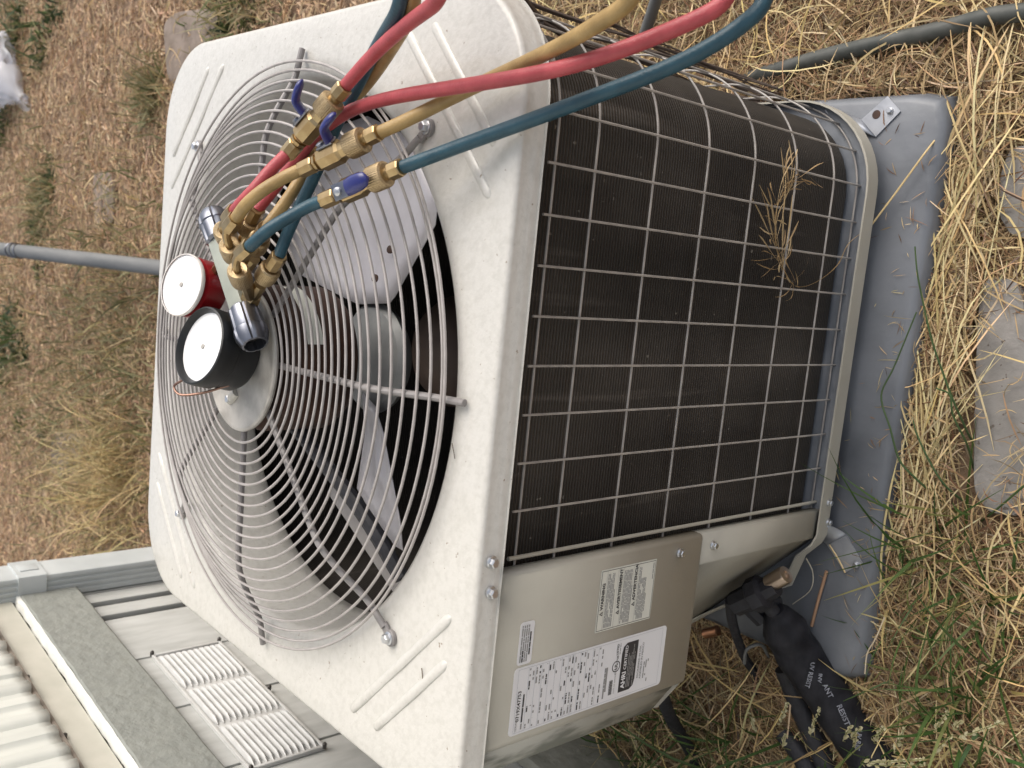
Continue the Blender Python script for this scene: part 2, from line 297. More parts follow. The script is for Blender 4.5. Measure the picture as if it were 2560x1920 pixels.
D_weeds = [[1.2366, 4.7799, -0.685, 0.28], [1.2142, 4.1122, -0.685, 0.18], [1.0775, 4.3466, -0.685, 0.2], [0.7692, 5.0032, -0.685, 0.22], [-0.3276, 4.6949, -0.685, 0.26], [-0.4962, 4.8359, -0.685, 0.25], [-0.4008, 4.4634, -0.685, 0.16], [0.403, 4.1453, -0.685, 0.12], [0.4955, 4.0933, -0.685, 0.14], [0.8042, 2.8892, -0.685, 0.07], [0.2181, 4.3202, -0.685, 0.14], [0.0591, 4.2366, -0.685, 0.12], [1.0, 2.2968, -0.685, 0.16], [0.9644, 2.1521, -0.685, 0.08], [-0.3311, 2.9088, -0.685, 0.08], [-0.24, 4.4803, -0.685, 0.1], [-0.7792, 4.497, -0.685, 0.1], [-0.756, 4.0828, -0.685, 0.1]]
D_dryt = [[-0.7064, 3.1975, -0.685], [-0.7227, 3.0563, -0.685], [-0.8162, 3.3315, -0.685], [-0.6134, 2.9375, -0.685], [-0.6092, 3.1386, -0.685], [-0.8229, 3.5401, -0.685], [-0.7646, 2.9624, -0.685], [-0.8965, 3.2721, -0.685], [-0.8207, 2.8696, -0.685]]
D_vcap = [[-0.1125, 0.0061, -0.515], [-0.0969, -0.0117, -0.515]]
D_vbody = [-0.1428, 0.0381, -0.52]
D_vstub = [[-0.1506, 0.0267, -0.53], [-0.1735, 0.0142, -0.555]]
D_wrap = [[-0.1633, 0.0168, -0.55], [-0.1946, 0.0125, -0.575], [-0.2298, 0.003, -0.6], [-0.2649, -0.0183, -0.62], [-0.2977, -0.0437, -0.637], [-0.3332, -0.0717, -0.65], [-0.362, -0.1025, -0.655], [-0.3839, -0.1265, -0.655]]
D_line2 = [[-0.284, 0.0368, -0.64], [-0.3162, 0.0233, -0.65], [-0.3499, 0.0037, -0.655], [-0.3859, -0.0219, -0.66], [-0.4211, -0.0499, -0.66]]
D_line3 = [[-0.3959, 0.035, -0.66], [-0.4153, 0.0053, -0.66], [-0.4406, -0.0219, -0.66]]
D_cable = [[-0.1576, 0.0622, -0.5], [-0.2064, 0.0772, -0.54], [-0.2655, 0.0948, -0.6], [-0.2988, 0.1079, -0.64], [-0.3301, 0.1011, -0.665], [-0.3594, 0.0999, -0.67]]
D_cable2 = [[-0.2959, 0.0978, -0.62], [-0.261, 0.0832, -0.6], [-0.2513, 0.0702, -0.61], [-0.2863, 0.0795, -0.66]]
D_copper = [[-0.2765, 0.1787, -0.62], [-0.2653, 0.1604, -0.62]]
D_conduitL = [[-0.3397, 0.1652, -0.5], [-0.3845, 0.1811, -0.54], [-0.4363, 0.1962, -0.59], [-0.4864, 0.2034, -0.64], [-0.5264, 0.1952, -0.665], [-0.5516, 0.181, -0.67]]
D_sprig = [[0.3998, -0.012, -0.6041], [0.3729, -0.012, -0.557], [0.3445, -0.012, -0.5385], [0.3142, -0.012, -0.4788], [0.3099, -0.012, -0.4396], [0.3253, -0.012, -0.4125], [0.3469, -0.012, -0.3921], [0.3645, -0.012, -0.3804], [0.4046, -0.012, -0.3743], [0.424, -0.012, -0.3844], [0.442, -0.012, -0.3987], [0.4543, -0.012, -0.4147]]
D_straw_long = [[[0.5662, -0.0811, -0.672], [0.5102, -0.0724, -0.622], [0.448, -0.0384, -0.615], [0.3878, -0.0065, -0.603], [0.3561, 0.0119, -0.595]]]
D_gst = [[[0.1168, -0.1715, -0.685], [0.1429, -0.175, -0.64], [0.1821, -0.1641, -0.61], [0.2214, -0.147, -0.6], [0.2588, -0.1323, -0.59], [0.305, -0.1162, -0.585], [0.343, -0.1047, -0.58], [0.3772, -0.0959, -0.58]], [[0.0831, -0.1769, -0.685], [0.1244, -0.1884, -0.62], [0.165, -0.1754, -0.59], [0.1902, -0.1693, -0.585], [0.1948, -0.1513, -0.585]], [[0.021, -0.155, -0.685], [0.0664, -0.1239, -0.62], [0.0842, -0.1071, -0.61], [0.1278, -0.0909, -0.6], [0.1705, -0.071, -0.6], [0.2115, -0.0825, -0.6], [0.2909, -0.1024, -0.6]], [[0.0292, -0.1855, -0.685], [0.0634, -0.1565, -0.64], [0.1256, -0.1192, -0.62], [0.1426, -0.1118, -0.62]], [[0.0842, -0.2586, -0.64], [0.0394, -0.2221, -0.66], [0.0136, -0.1968, -0.685]]]
D_rails = [-0.0, -0.0581, -0.1513, -0.2446, -0.3378, -0.4311, -0.5243, -0.5869]
D_vines = [[[0.6, 0.1239, -0.0272], [0.6, 0.2114, -0.1755], [0.6, 0.1915, -0.2481], [0.6, 0.1818, -0.3486], [0.6, 0.1962, -0.4825], [0.6, 0.199, -0.6055], [0.6, 0.1809, -0.709], [0.6, 0.218, -0.9248]], [[0.615, 0.1997, -0.0853], [0.615, 0.203, -0.1492], [0.615, 0.2004, -0.2464], [0.615, 0.1974, -0.3549], [0.615, 0.1996, -0.5068], [0.615, 0.1922, -0.6692], [0.615, 0.1922, -0.8112]], [[0.595, 0.1958, -0.1373], [0.595, 0.2224, -0.2378], [0.595, 0.2149, -0.34], [0.595, 0.248, -0.5071], [0.595, 0.2294, -0.6263], [0.595, 0.2126, -0.7343], [0.595, 0.248, -0.9644]], [[0.63, 0.2113, -0.2557], [0.63, 0.2255, -0.3267], [0.63, 0.2589, -0.4584], [0.63, 0.3138, -0.6878], [0.63, 0.2725, -0.7221]]]
D_sticks = [[[-0.1972, -0.0041, -0.626], [-0.1549, -0.0092, -0.625], [-0.1057, -0.0162, -0.624]], [[-0.0656, -0.0143, -0.624], [-0.0809, -0.0314, -0.6225], [-0.0989, -0.0453, -0.624]], [[-0.0893, 0.006, -0.6], [-0.1144, 0.003, -0.62], [-0.1421, 0.0059, -0.626], [-0.1751, 0.0325, -0.627]], [[-0.2363, -0.0957, -0.628], [-0.2037, -0.0965, -0.624], [-0.1765, -0.1069, -0.62], [-0.1424, -0.114, -0.622]], [[0.1181, 0.04, 0.0685], [0.1106, 0.0356, 0.069], [0.1034, 0.0333, 0.0685]], [[-0.1299, 0.0565, 0.0685], [-0.1405, 0.0532, 0.0685]], [[-0.65, 0.9964, -0.14], [-0.5431, 0.841, -0.1], [-0.461, 0.6933, -0.08], [-0.411, 0.6047, -0.07]]]
D_tufts = [[-0.5624, 0.2949, -0.685], [-0.4858, 0.2061, -0.685], [-0.4864, 0.1218, -0.685], [-0.5826, 0.3708, -0.685], [-0.4153, -0.025, -0.685], [-0.3586, -0.1155, -0.685], [-0.2782, -0.1812, -0.685], [-0.2051, -0.2257, -0.685], [-0.0971, -0.2353, -0.685], [-0.0237, -0.158, -0.685], [-0.3149, -0.2322, -0.685], [-0.6259, 0.427, -0.685], [-0.6843, 0.5303, -0.685], [-0.1756, -0.1175, -0.685], [-0.0925, -0.1284, -0.685], [-0.4514, 0.256, -0.685]]
D_seeds = [[[-0.3481, -0.0405, -0.6], [-0.2935, -0.0583, -0.585]], [[-0.3333, -0.0915, -0.6], [-0.2987, -0.1083, -0.585]], [[-0.3253, -0.1031, -0.6], [-0.2951, -0.1215, -0.585]], [[-0.3146, -0.1365, -0.6], [-0.2789, -0.1543, -0.585]], [[-0.3154, -0.1656, -0.6], [-0.2643, -0.1836, -0.585]], [[-0.2612, -0.2147, -0.6], [-0.2208, -0.2335, -0.585]], [[-0.2487, -0.2368, -0.6], [-0.2279, -0.2507, -0.585]], [[-0.2568, -0.2468, -0.6], [-0.2055, -0.3003, -0.585]], [[-0.357, 0.0103, -0.6], [-0.3087, -0.006, -0.585]], [[-0.3855, 0.0487, -0.6], [-0.35, 0.0576, -0.585]], [[-0.3348, -0.1097, -0.6], [-0.3122, -0.1167, -0.585]], [[-0.2907, -0.2171, -0.6], [-0.2506, -0.2436, -0.585]], [[-0.3876, 0.0012, -0.6], [-0.3565, -0.0106, -0.585]], [[-0.3548, -0.1254, -0.6], [-0.3009, -0.2255, -0.585]], [[-0.3501, -0.1272, -0.6], [-0.2973, -0.2161, -0.585]]]
D_dark_gr = [-0.8586, 0.9108, -0.685]
D_bracketR = [(0.587,-0.001,-0.628),(0.565,-0.023,-0.628),(0.531,0.008,-0.628),(0.556,0.034,-0.628)]
# ================================================================ materials
M = {}
M['cover'] = mat('cream enamel', (.53, .513, .472), (.578, .56, .52), rough=.36, scale=120, detail=9, bump=.10, bscale=190, lo=.34, hi=.56, coat=.55, spots=(150, .715, (.30, .25, .20)))
M['shroud'] = mat('cream enamel inside', (.46, .44, .40), (.54, .52, .47), rough=.4, scale=9)
M['panel'] = mat('beige enamel', (.375, .355, .305), (.41, .39, .335), rough=.55, scale=14, bump=.05, bscale=300, spec=.3)
M['plate'] = mat('olive beige enamel', (.20, .18, .125), (.26, .235, .17), rough=.5, scale=10, bump=.05)
M['wire'] = mat('painted grille wire', (.33, .305, .29), (.40, .37, .355), rough=.42, scale=60)
M['spoke'] = mat('taupe spoke paint', (.22, .205, .20), (.245, .228, .222), rough=.42, scale=40)
M['guard'] = mat('weathered guard wire', (.27, .25, .235), (.42, .39, .36), rough=.45, scale=30)
M['hub'] = mat('dusty hub paint', (.30, .28, .25), (.45, .425, .385), rough=.4, scale=30, detail=8, lo=.35, hi=.6, bump=.08, bscale=120)
M['zinc'] = mat('galvanized steel', (.33, .345, .38), (.46, .475, .51), rough=.42, metal=.6, scale=25, detail=6, bump=.15, bscale=14)
M['blade'] = mat('aluminium blade', (.54, .52, .55), (.64, .62, .65), rough=.42, metal=.25, scale=12, bump=.12, bscale=9)
M['fanplate'] = mat('dull fan hub plate', (.20, .205, .205), (.30, .305, .30), rough=.5, metal=.2, scale=18)
M['bolt'] = mat('zinc bolt', (.55, .56, .58), rough=.28, metal=.9)
M['screw_dark'] = mat('dark screw', (.06, .055, .05), rough=.5, metal=.5)
M['rust'] = mat('rusty motor shell', (.028, .014, .010), (.065, .028, .016), rough=.7, scale=22, detail=7, bump=.2)
M['comp'] = mat('compressor shell', (.07, .05, .04), (.13, .09, .07), rough=.6, scale=9)
M['coil'] = coil_mat()
M['black'] = mat('dark interior steel', (.02, .02, .02), (.035, .03, .028), rough=.8, scale=15)
M['brass'] = mat('brass', (.38, .27, .14), (.50, .38, .21), rough=.34, metal=1.0, scale=60)
M['brassk'] = mat('knurled brass', (.40, .30, .17), (.50, .38, .23), rough=.42, metal=.95, scale=500)
M['red'] = mat('red rubber hose', (.33, .046, .055), (.43, .07, .08), rough=.46, scale=45, bump=.12, bscale=420)
M['yellow'] = mat('ochre rubber hose', (.29, .19, .07), (.41, .275, .11), rough=.46, scale=45, bump=.12, bscale=420)
M['blue'] = mat('teal blue rubber hose', (.011, .050, .074), (.021, .074, .104), rough=.44, scale=45, bump=.12, bscale=420)
M['handle'] = mat('blue vinyl handle', (.013, .018, .14), rough=.33, coat=.3)
M['chrome'] = mat('satin chrome', (.17, .18, .21), (.25, .26, .30), rough=.30, metal=.95, scale=40)
M['bar'] = mat('anodised manifold bar', (.30, .32, .275), (.36, .38, .325), rough=.42, metal=.1, scale=30)
M['gface'] = mat('white gauge face', (.86, .86, .86), rough=.25, coat=1.0)
M['gred'] = mat('red gauge shell', (.30, .008, .012), rough=.3, coat=.4)
M['gring'] = mat('clear gauge rim', (.70, .66, .62), rough=.15, coat=1.0)
M['boot'] = mat('black rubber boot', (.007, .008, .009), (.013, .014, .016), rough=.45, scale=60)
M['wireh'] = mat('copper hook wire', (.22, .13, .10), rough=.35, metal=.7)
M['pad'] = mat('grey plastic pad', (.075, .082, .094), (.165, .176, .196), rough=.42, scale=6, detail=9, bump=.14, bscale=26, lo=.3, hi=.62)
M['label'] = mat('white label', (.78, .79, .82), rough=.35)
M['label2'] = mat('silver warning label', (.68, .69, .63), rough=.35)
M['ink'] = mat('black ink', (.035, .035, .04), rough=.5)
M['inkg'] = mat('grey ink', (.30, .30, .30), rough=.5)
M['inkl'] = mat('pale ink', (.35, .37, .42), rough=.5)
M['inkt'] = mat('faded grey ink', (.14, .145, .17), (.30, .31, .35), rough=.5, scale=160)
M['dirtycorner'] = mat('grimy grey corner metal', (.16, .165, .14), (.38, .375, .335), rough=.55, scale=26, detail=9, stretch=(1, 1, .45), bump=.1, lo=.42, hi=.56)
M['tape'] = mat('black pipe tape', (.010, .010, .013), (.022, .022, .027), rough=.55, scale=35, bump=.35, bscale=22, stretch=(1, 1.6, 1), spec=.2)
M['foam'] = mat('black foam insulation', (.012, .012, .016), (.02, .02, .026), rough=.6, scale=80, bump=.2)
M['copper'] = mat('copper pipe', (.45, .22, .12), (.30, .15, .09), rough=.35, metal=.9, scale=30)
M['capb'] = mat('bronze valve cap', (.45, .36, .29), rough=.28, metal=.95)
M['drain'] = mat('faded drain hose', (.045, .05, .045), (.085, .088, .08), rough=.6, scale=30, bump=.1)
M['galv'] = mat('weathered grey pipe', (.12, .125, .125), (.18, .18, .175), rough=.6, metal=.0, scale=18, stretch=(1, .1, 1))
M['siding'] = mat('pale painted siding', (.36, .365, .345), (.49, .495, .475), rough=.6, scale=26, detail=7, bump=.25, bscale=40, stretch=(1, 1, .25), spots=(12, .64, (.33, .30, .26)))
M['trim'] = mat('grey green rough trim', (.23, .24, .22), (.265, .275, .25), rough=.62, scale=30, detail=8, bump=.45, bscale=55, spots=(44, .74, (.33, .335, .31)))
M['cream'] = mat('cream fascia', (.50, .49, .42), (.58, .56, .49), rough=.6, scale=14, bump=.12, bscale=30)
M['wpaint'] = mat('white paint', (.68, .68, .64), (.78, .78, .74), rough=.45, scale=40, bump=.1)
M['metal'] = mat('white ribbed metal siding', (.55, .56, .52), (.68, .69, .64), rough=.4, scale=10, stretch=(1, 1, .3))
M['footing'] = mat('old concrete footing', (.20, .20, .165), (.30, .295, .25), rough=.9, scale=20, detail=8, bump=.4, bscale=50)
M['shadow_lip'] = mat('brown batten', (.20, .17, .14), (.27, .235, .20), rough=.7, scale=30)
M['panfloor'] = mat('grey pan floor', (.15, .165, .19), (.22, .235, .26), rough=.45, scale=20)
M['vent'] = mat('white vent', (.50, .50, .485), (.58, .58, .565), rough=.4, scale=30)
M['dspout'] = mat('pale grey downspout', (.46, .49, .49), (.54, .57, .57), rough=.4, scale=12)
M['dark'] = mat('dark gap', (.018, .014, .012), rough=.9)
M['soil'] = mat('dry brown soil', (.15, .098, .06), (.29, .20, .13), rough=.95, scale=9, detail=9, bump=.8, bscale=45, lo=.3, hi=.7)
M['stone'] = mat('grey concrete', (.20, .19, .178), (.265, .25, .235), rough=.9, scale=22, detail=9, bump=.15, bscale=120, spots=(90, .66, (.12, .10, .085)))
M['dirt'] = mat('grey hard earth', (.17, .13, .10), (.25, .20, .165), rough=.95, scale=14, detail=8, bump=.3, bscale=60)
M['vine'] = mat('dead vine stem', (.075, .055, .045), (.15, .115, .095), rough=.8, scale=40, bump=.3)
M['straw'] = attr_mat('dry straw', .55, .25, .15)
M['leaf'] = attr_mat('green leaf', .5, .3, .3)
bagm = bpy.data.materials.new('clear plastic film'); bagm.use_nodes = True
_n = bagm.node_tree.nodes; _l = bagm.node_tree.links; _b = _n['Principled BSDF']; _b.inputs['Base Color'].default_value = (.8, .8, .85, 1); _b.inputs['Roughness'].default_value = .18; _b.inputs['Alpha'].default_value = .5
M['bag'] = bagm

# ================================================================ ground
mb = MB(); S = 60; vs_ = []; fs_ = []
gx = np.unique(np.concatenate([np.linspace(-60, -3, 14), np.linspace(-3, 3, 121), np.linspace(3, 60, 14)]))
gy = np.unique(np.concatenate([np.linspace(-40, -2, 10), np.linspace(-2, 7, 181), np.linspace(7, 80, 16)]))
for y in gy:
    for x in gx:
        near = 1.0 if (-3 <= x <= 3 and -2 <= y <= 7) else 0
        vs_.append((x, y, -.685 + near * (.008 * vnoise(x * 2.2, y * 2.2, 3) + .005 * vnoise(x * 9, y * 9, 1)) - .004))
nx = len(gx)
for j in range(len(gy) - 1):
    for i in range(nx - 1): fs_.append((j * nx + i, j * nx + i + 1, (j + 1) * nx + i + 1, (j + 1) * nx + i))
mb.add(vs_, fs_); g = mb.build('ground', M['soil'], kind='structure')

# ================================================================ house (skirting wall of a mobile home)
HA = R(4); HN = Vector((math.cos(HA), -math.sin(HA), 0)); HT = Vector((math.sin(HA), math.cos(HA), 0)); HP = Vector((-.62, .4, 0)); UPV = Vector((0, 0, 1))
def WP(t, off, z): return HP + HT * t + HN * off + UPV * z
HAX = (HT, HN, UPV)
def wbox(mb, t0, t1, o0, o1, z0, z1, bev=0.0):
    return mb.box(WP((t0 + t1) / 2, (o0 + o1) / 2, (z0 + z1) / 2), ((t1 - t0) / 2, (o1 - o0) / 2, (z1 - z0) / 2), HAX, bev)
house = thing('mobile_home', 'grey white mobile home wall with skirting boards, louvred vent and grey green trim', 'house', WP(.3, 0, -.685))
wbox(MB(), -2.2, 1.17, -1.2, -.040, -.69, 1.75).build('wall', M['dark'], house, smooth=0)
edges = [-2.21, -2.0, -1.79, -1.58, -1.37, -1.16, -.95, -.74, -.53, -.32, -.11, .10, .307, .521, .725, .928, 1.0, 1.06, 1.18]
for i in range(len(edges) - 1):
    gpl = .012 if edges[i] in (.928, 1.0) else .0028; gpr = .012 if edges[i + 1] in (.928, 1.0) else .0028
    wbox(MB(), edges[i] + gpl, edges[i + 1] - gpr, -.020, 0, -.69, .05, .002).build('siding_board', M['siding'], house)
mb = MB(); n_ = 90; ring = []
for i in range(n_ + 1):
    t = -2.2 + 3.27 * i / n_; j1 = .0015 * vnoise(t * 9, 1, 2); j2 = .0035 * vnoise(t * 13, 2, 5) + .0015 * vnoise(t * 45, 1, 2)
    ring.append([WP(t, .001, -.026 + j1), WP(t, .019, -.026 + j1), WP(t, .022, -.022 + j1), WP(t, .022, .090 + j2), WP(t, .019, .0935 + j2), WP(t, .001, .0935 + j2)])
vs_ = [p for r_ in ring for p in r_]; fs_ = [(i * 6 + k, i * 6 + (k + 1) % 6, i * 6 + 6 + (k + 1) % 6, i * 6 + 6 + k) for i in range(n_) for k in range(6)] + [tuple(range(6)), tuple(n_ * 6 + k for k in range(6))]
mb.add(vs_, fs_).build('trim_board', M['trim'], house)
mb = MB(); ring = []
for i in range(181):
    t = -2.2 + 3.27 * i / 180; j2 = .003 * vnoise(t * 13, 2, 5) + .003 * vnoise(t * 60, 4, 2)
    ring.append([WP(t, .0015, .0945), WP(t, .0205 + .002 * vnoise(t * 70, 1, 1), .0945), WP(t, .018 + .002 * vnoise(t * 70, 1, 1), .102 + j2), WP(t, .0015, .104 + j2)])
vs_ = [p for r_ in ring for p in r_]; fs_ = [(i * 4 + k, i * 4 + (k + 1) % 4, i * 4 + 4 + (k + 1) % 4, i * 4 + 4 + k) for i in range(180) for k in range(4)]
mb.add(vs_, fs_).build('paint_edge', M['wpaint'], house)
wbox(MB(), -2.2, 1.075, -.0145, .008, .108, .26, .002).build('fascia_board', M['cream'], house)
mb = MB(); vs_ = []; fs_ = []; nT = 620; zz_ = [.178, .20, .3, .5, .9, 1.3, 1.78]
for i in range(nT + 1):
    t = -2.2 + 3.27 * i / nT; ph = (t * 18.0) % 1.0
    o = .024 + .008 * (1 / (1 + math.exp(-(math.cos(2 * math.pi * ph)) * 7)))
    for j, z in enumerate(zz_): vs_.append(WP(t, o, z + (.0045 * vnoise(t * 11, 3, 4) + .002 * vnoise(t * 41, 1, 2) if j == 0 else 0)))
q = len(zz_)
for i in range(nT):
    for j in range(q - 1): fs_.append((i * q + j, i * q + q + j, i * q + q + j + 1, i * q + j + 1))
mb.add(vs_, fs_); ms = mb.build('metal_siding', M['metal'], house); md = ms.modifiers.new('sheet', 'SOLIDIFY'); md.thickness = .0015
for t, z in ((.50, .176), (.72, .178), (.28, .18)):
    mb = MB(); mb.lathe(WP(t, .008, z - .012), HN, [(0, .004), (.008, .0045), (.010, .002)], n=10); mb.build('nail', M['screw_dark'], house)
# vent
v0, v1, vb, vt = .272, .718, -.214, -.066
mb = MB(); wbox(mb, v0, v1, .001, .004, vb, vt, .001)
for a in ((v0, v1, vb, vb + .006), (v0, v1, vt - .006, vt), (v0, v0 + .006, vb + .006, vt - .006), (v1 - .006, v1, vb + .006, vt - .006)): wbox(mb, a[0], a[1], .004, .009, a[2], a[3], .0015)
fv = mb.build('vent', M['vent'], house)
wbox(MB(), -2.2, 1.05, .001, .028, -.69, -.50, .006).build('concrete_footing', M['footing'], house)
wbox(MB(), -2.2, 1.06, .0085, .022, .168, .186, .001).build('shadow_lip', M['shadow_lip'], house)  # brown strip built in place of the shadow line under the metal edge
secs = ((.280, .418), (.427, .562), (.571, .710)); sl0 = None
for (a, b) in secs:
    for k in range(11):
        z = vb + .0135 + k * .0121
        hgt = .0056 if k < 10 else .0072
        mb = MB(); prof = []
        ln = b - a; N_ = 9; pts_ = []
        for i in range(N_ + 1):
            x = i / N_; e = min(1, min(x, 1 - x) * N_ / 1.2 + .02); e = math.sqrt(max(0, 1 - (1 - e) ** 2))
            pts_.append((a + ln * x, e))
        vs_ = []; fs_ = []
        for (t, e) in pts_:
            for k2 in range(7):
                an = math.pi * k2 / 6
                vs_.append(WP(t, .0042 + .0100 * e * math.sin(an), z + hgt * .80 * e * math.cos(an)))
        for i in range(N_):
            for k2 in range(6): fs_.append((i * 7 + k2, i * 7 + k2 + 1, i * 7 + 8 + k2, i * 7 + 7 + k2))
        mb.add(vs_, fs_).build('slat', M['vent'], fv)
for t, z in ((v0 + .001, vb + .002), (v1 + .0005, vt - .002), (v0 + .001, vt - .003), (v1, vb + .002), ((v0 + v1) / 2, vb - .002)):
    mb = MB(); mb.lathe(WP(t, .004, z), HN, [(0, .0035), (.009, .0042), (.012, .002)], n=10); mb.build('vent_screw', M['screw_dark'], house)
# downspout
def dsprof(g=0.0, flute=True):
    t0, t1, o0, o1 = 1.064 - g, 1.150 + g, .004, .060 + g
    P = [(t0 + .006, o0), ]
    if flute:
        P = [(t0, o0)]
        for k in range(3):
            c = o0 + .014 + k * .0135
            P += [(t0, c - .004), (t0 + .0028, c - .0022), (t0 + .0028, c + .0022), (t0, c + .004)]
        P += [(t0, o1 - .007)]
    else: P = [(t0, o0), (t0, o1 - .007)]
    P += [(t0 + .002, o1 - .002), (t0 + .007, o1), (t1 - .007, o1), (t1 - .002, o1 - .002), (t1, o1 - .007), (t1, o0)]
    return P
mb = MB(); mb.prism([WP(t, o, -.684) for t, o in dsprof()], (0, 0, 2.4)); dsp = mb.build('downspout', M['dspout'], house, smooth=25)
mb = MB(); mb.prism([WP(t, o, .040) for t, o in dsprof(.004, False)], (0, 0, .058)); mb.build('sleeve', M['dspout'], dsp, smooth=25)
mb = MB(); wbox(mb, 1.09, 1.125, .0645, .066, .05, .088, .0005); mb.build('strap_tab', M['dspout'], dsp)

# ================================================================ condenser unit
X0, X1, Y0, Y1, ZT, ZS = -.278, .582, -.020, .836, .067, .039
CX, CY = .153, .407
unit = thing('condenser_unit', 'cream air conditioner condenser with round fan grille and wire guarded coil on grey pad', 'air conditioner', (CX, CY, -.63))
def rrect(th, x0, x1, y0, y1, r, bow=0.0):
    """point on a rounded rectangle in direction th from its centre"""
    cx, cy = (x0 + x1) / 2, (y0 + y1) / 2; hx, hy = (x1 - x0) / 2, (y1 - y0) / 2
    if r > .08 and math.cos(th) < 0 and math.sin(th) < 0: r -= .07          # the service corner is tighter
    c, s_ = math.cos(th), math.sin(th)
    d = min(hx / abs(c) if abs(c) > 1e-9 else 1e9, hy / abs(s_) if abs(s_) > 1e-9 else 1e9)
    px, py = c * d, s_ * d; qx, qy = hx - r, hy - r
    if abs(px) > qx and abs(py) > qy:
        ux, uy = math.copysign(qx, c), math.copysign(qy, s_)
        b = c * ux + s_ * uy; d = b + math.sqrt(max(0, b * b - (ux * ux + uy * uy - r * r))); px, py = c * d, s_ * d
    return cx + px, cy + py
NA = 360; mb = MB(); vs_ = []; rows = []
prof_out = [(-.0030, ZS), (-.0004, ZS), (0, ZS + .002), (0, ZS + .0095), (.0022, ZS + .012), (.0022, ZT - .0055), (.0032, ZT - .0026), (.0052, ZT - .0008), (.0085, ZT)]
for inset, z in prof_out: rows.append(('o', inset, z))
for f in (.25, .5, .75): rows.append(('m', f, ZT))
for r_, z in ((.3795, ZT), (.3715, ZT - .0009), (.362, ZT - .0036), (.3545, ZT - .009), (.3505, ZT - .020), (.349, -.0), (.3495, -.035), (.352, -.058), (.357, -.063)): rows.append(('c', r_, z))
for kind_, a, z in rows:
    for k in range(NA):
        th = 2 * math.pi * k / NA
        if kind_ == 'o': x, y = rrect(th, X0 + a, X1 - a, Y0 + a, Y1 - a, .13 - a)
        elif kind_ == 'c': x, y = CX + math.cos(th) * a, CY + math.sin(th) * a
        else:
            x0_, y0_ = rrect(th, X0 + .016, X1 - .016, Y0 + .016, Y1 - .016, .114); x1_, y1_ = CX + math.cos(th) * .382, CY + math.sin(th) * .382
            x, y = x0_ + (x1_ - x0_) * a, y0_ + (y1_ - y0_) * a
        vs_.append((x, y, z + (.0009 * vnoise(x * 14, y * 14, 2) if kind_ == 'm' else 0)))
fs_ = [(i * NA + k, i * NA + (k + 1) % NA, (i + 1) * NA + (k + 1) % NA, (i + 1) * NA + k) for i in range(len(rows) - 1) for k in range(NA)]
mb.add(vs_, fs_); cover = mb.build('top_cover', M['cover'], unit, smooth=50)
def mirror(p, sx, sy): return Vector((CX + (p[0] - CX) * sx, CY + (p[1] - CY) * sy, p[2]))
RA = [((-.2353, .1353), (-.1081, .0173)), ((-.2352, .1842), (-.0586, .0176))]
for sx, sy in ((1, 1), (-1, 1), (1, -1), (-1, -1)):
    for a, b in RA:
        a_ = mirror((*a, ZT), sx, sy); b_ = mirror((*b, ZT), sx, sy); d = (b_ - a_); L = d.length; d.normalize(); n_ = d.cross(UPV)
        vs_ = []; fs_ = []
        st = [(0, .05), (.003, .7), (.008, 1)] + [(.008 + (L - .016) * i / 6, 1) for i in range(1, 6)] + [(L - .008, 1), (L - .003, .7), (L, .05)]
        for x, e in st:
            for k in range(7):
                an = math.pi * k / 6
                vs_.append(a_ + d * x + n_ * (.0060 * e * math.cos(an)) + UPV * (-.0006 + .0035 * e * math.sin(an)))
        for i in range(len(st) - 1):
            for k in range(6): fs_.append((i * 7 + k, i * 7 + k + 1, i * 7 + 8 + k, i * 7 + 7 + k))
        MB().add(vs_, fs_).build('embossed_rib', M['cover'], cover)
# bolts in the skirt
for x, z in ((.009, .053), (-.023, .050)): hexbolt(MB(), (x, Y0 - .0005, z), (0, -1, 0), .0052, .005, 1.3).build('bolt', M['bolt'], cover)
px_, py_ = rrect(R(-38), X0, X1, Y0, Y1, .13); hexbolt(MB(), (.556, .045, .054), (.75, -.65, 0), .0052, .005, 1.3).build('bolt', M['bolt'], cover)
# ---- fan grille
def GH(r):                                                   # height of the wires above the cover, by radius
    T = [(0, .059), (.107, .057), (.16, .0555), (.213, .0535), (.253, .052), (.279, .0495), (.306, .039), (.332, .0255), (.352, .0155), (.38, .010)]
    for (a, ha), (b, hb) in zip(T, T[1:]):
        if r <= b: return ZT + ha + (hb - ha) * (r - a) / (b - a)
    return ZT + .010
mb = MB(); mb.lathe((CX, CY, ZT + .0525), UPV, [(0, .088), (.001, .0925), (.004, .0935), (.0060, .0925), (.0068, .089), (.0052, .086), (.0052, .070), (.0050, .0005)], n=72, cap0=True, cap1=True)
hub = mb.build('fan_grille', M['hub'], unit, smooth=30)
for (dx, dy) in ((-.052, .012), (.040, -.035)):
    mb = MB(); a = Vector((CX + dx, CY + dy, ZT + .0578)); d = Vector((-.6, .8, 0)).normalized()
    mb.tube([a - d * .012, a, a + d * .012], [.006, .0075, .006], n=12); mb.build('slot', M['shroud'], hub)
mb = MB(); hexbolt(mb, (CX - .056, CY + .018, ZT + .0590), UPV, .0052, .004, 1.2); mb.build('hub_screw', M['bolt'], hub)
for i in range(21):
    r_ = .107 + .01325 * i
    if i == 20: r_ = .3685
    z = GH(r_) if i < 20 else ZT + .018
    P = [(CX + r_ * math.cos(2 * math.pi * k / 120), CY + r_ * math.sin(2 * math.pi * k / 120), z + .0003 * math.sin(k * .4 + i)) for k in range(120)]
    MB().tube(P, .0017, n=7, closed=True).build('ring', M['wire'], hub)
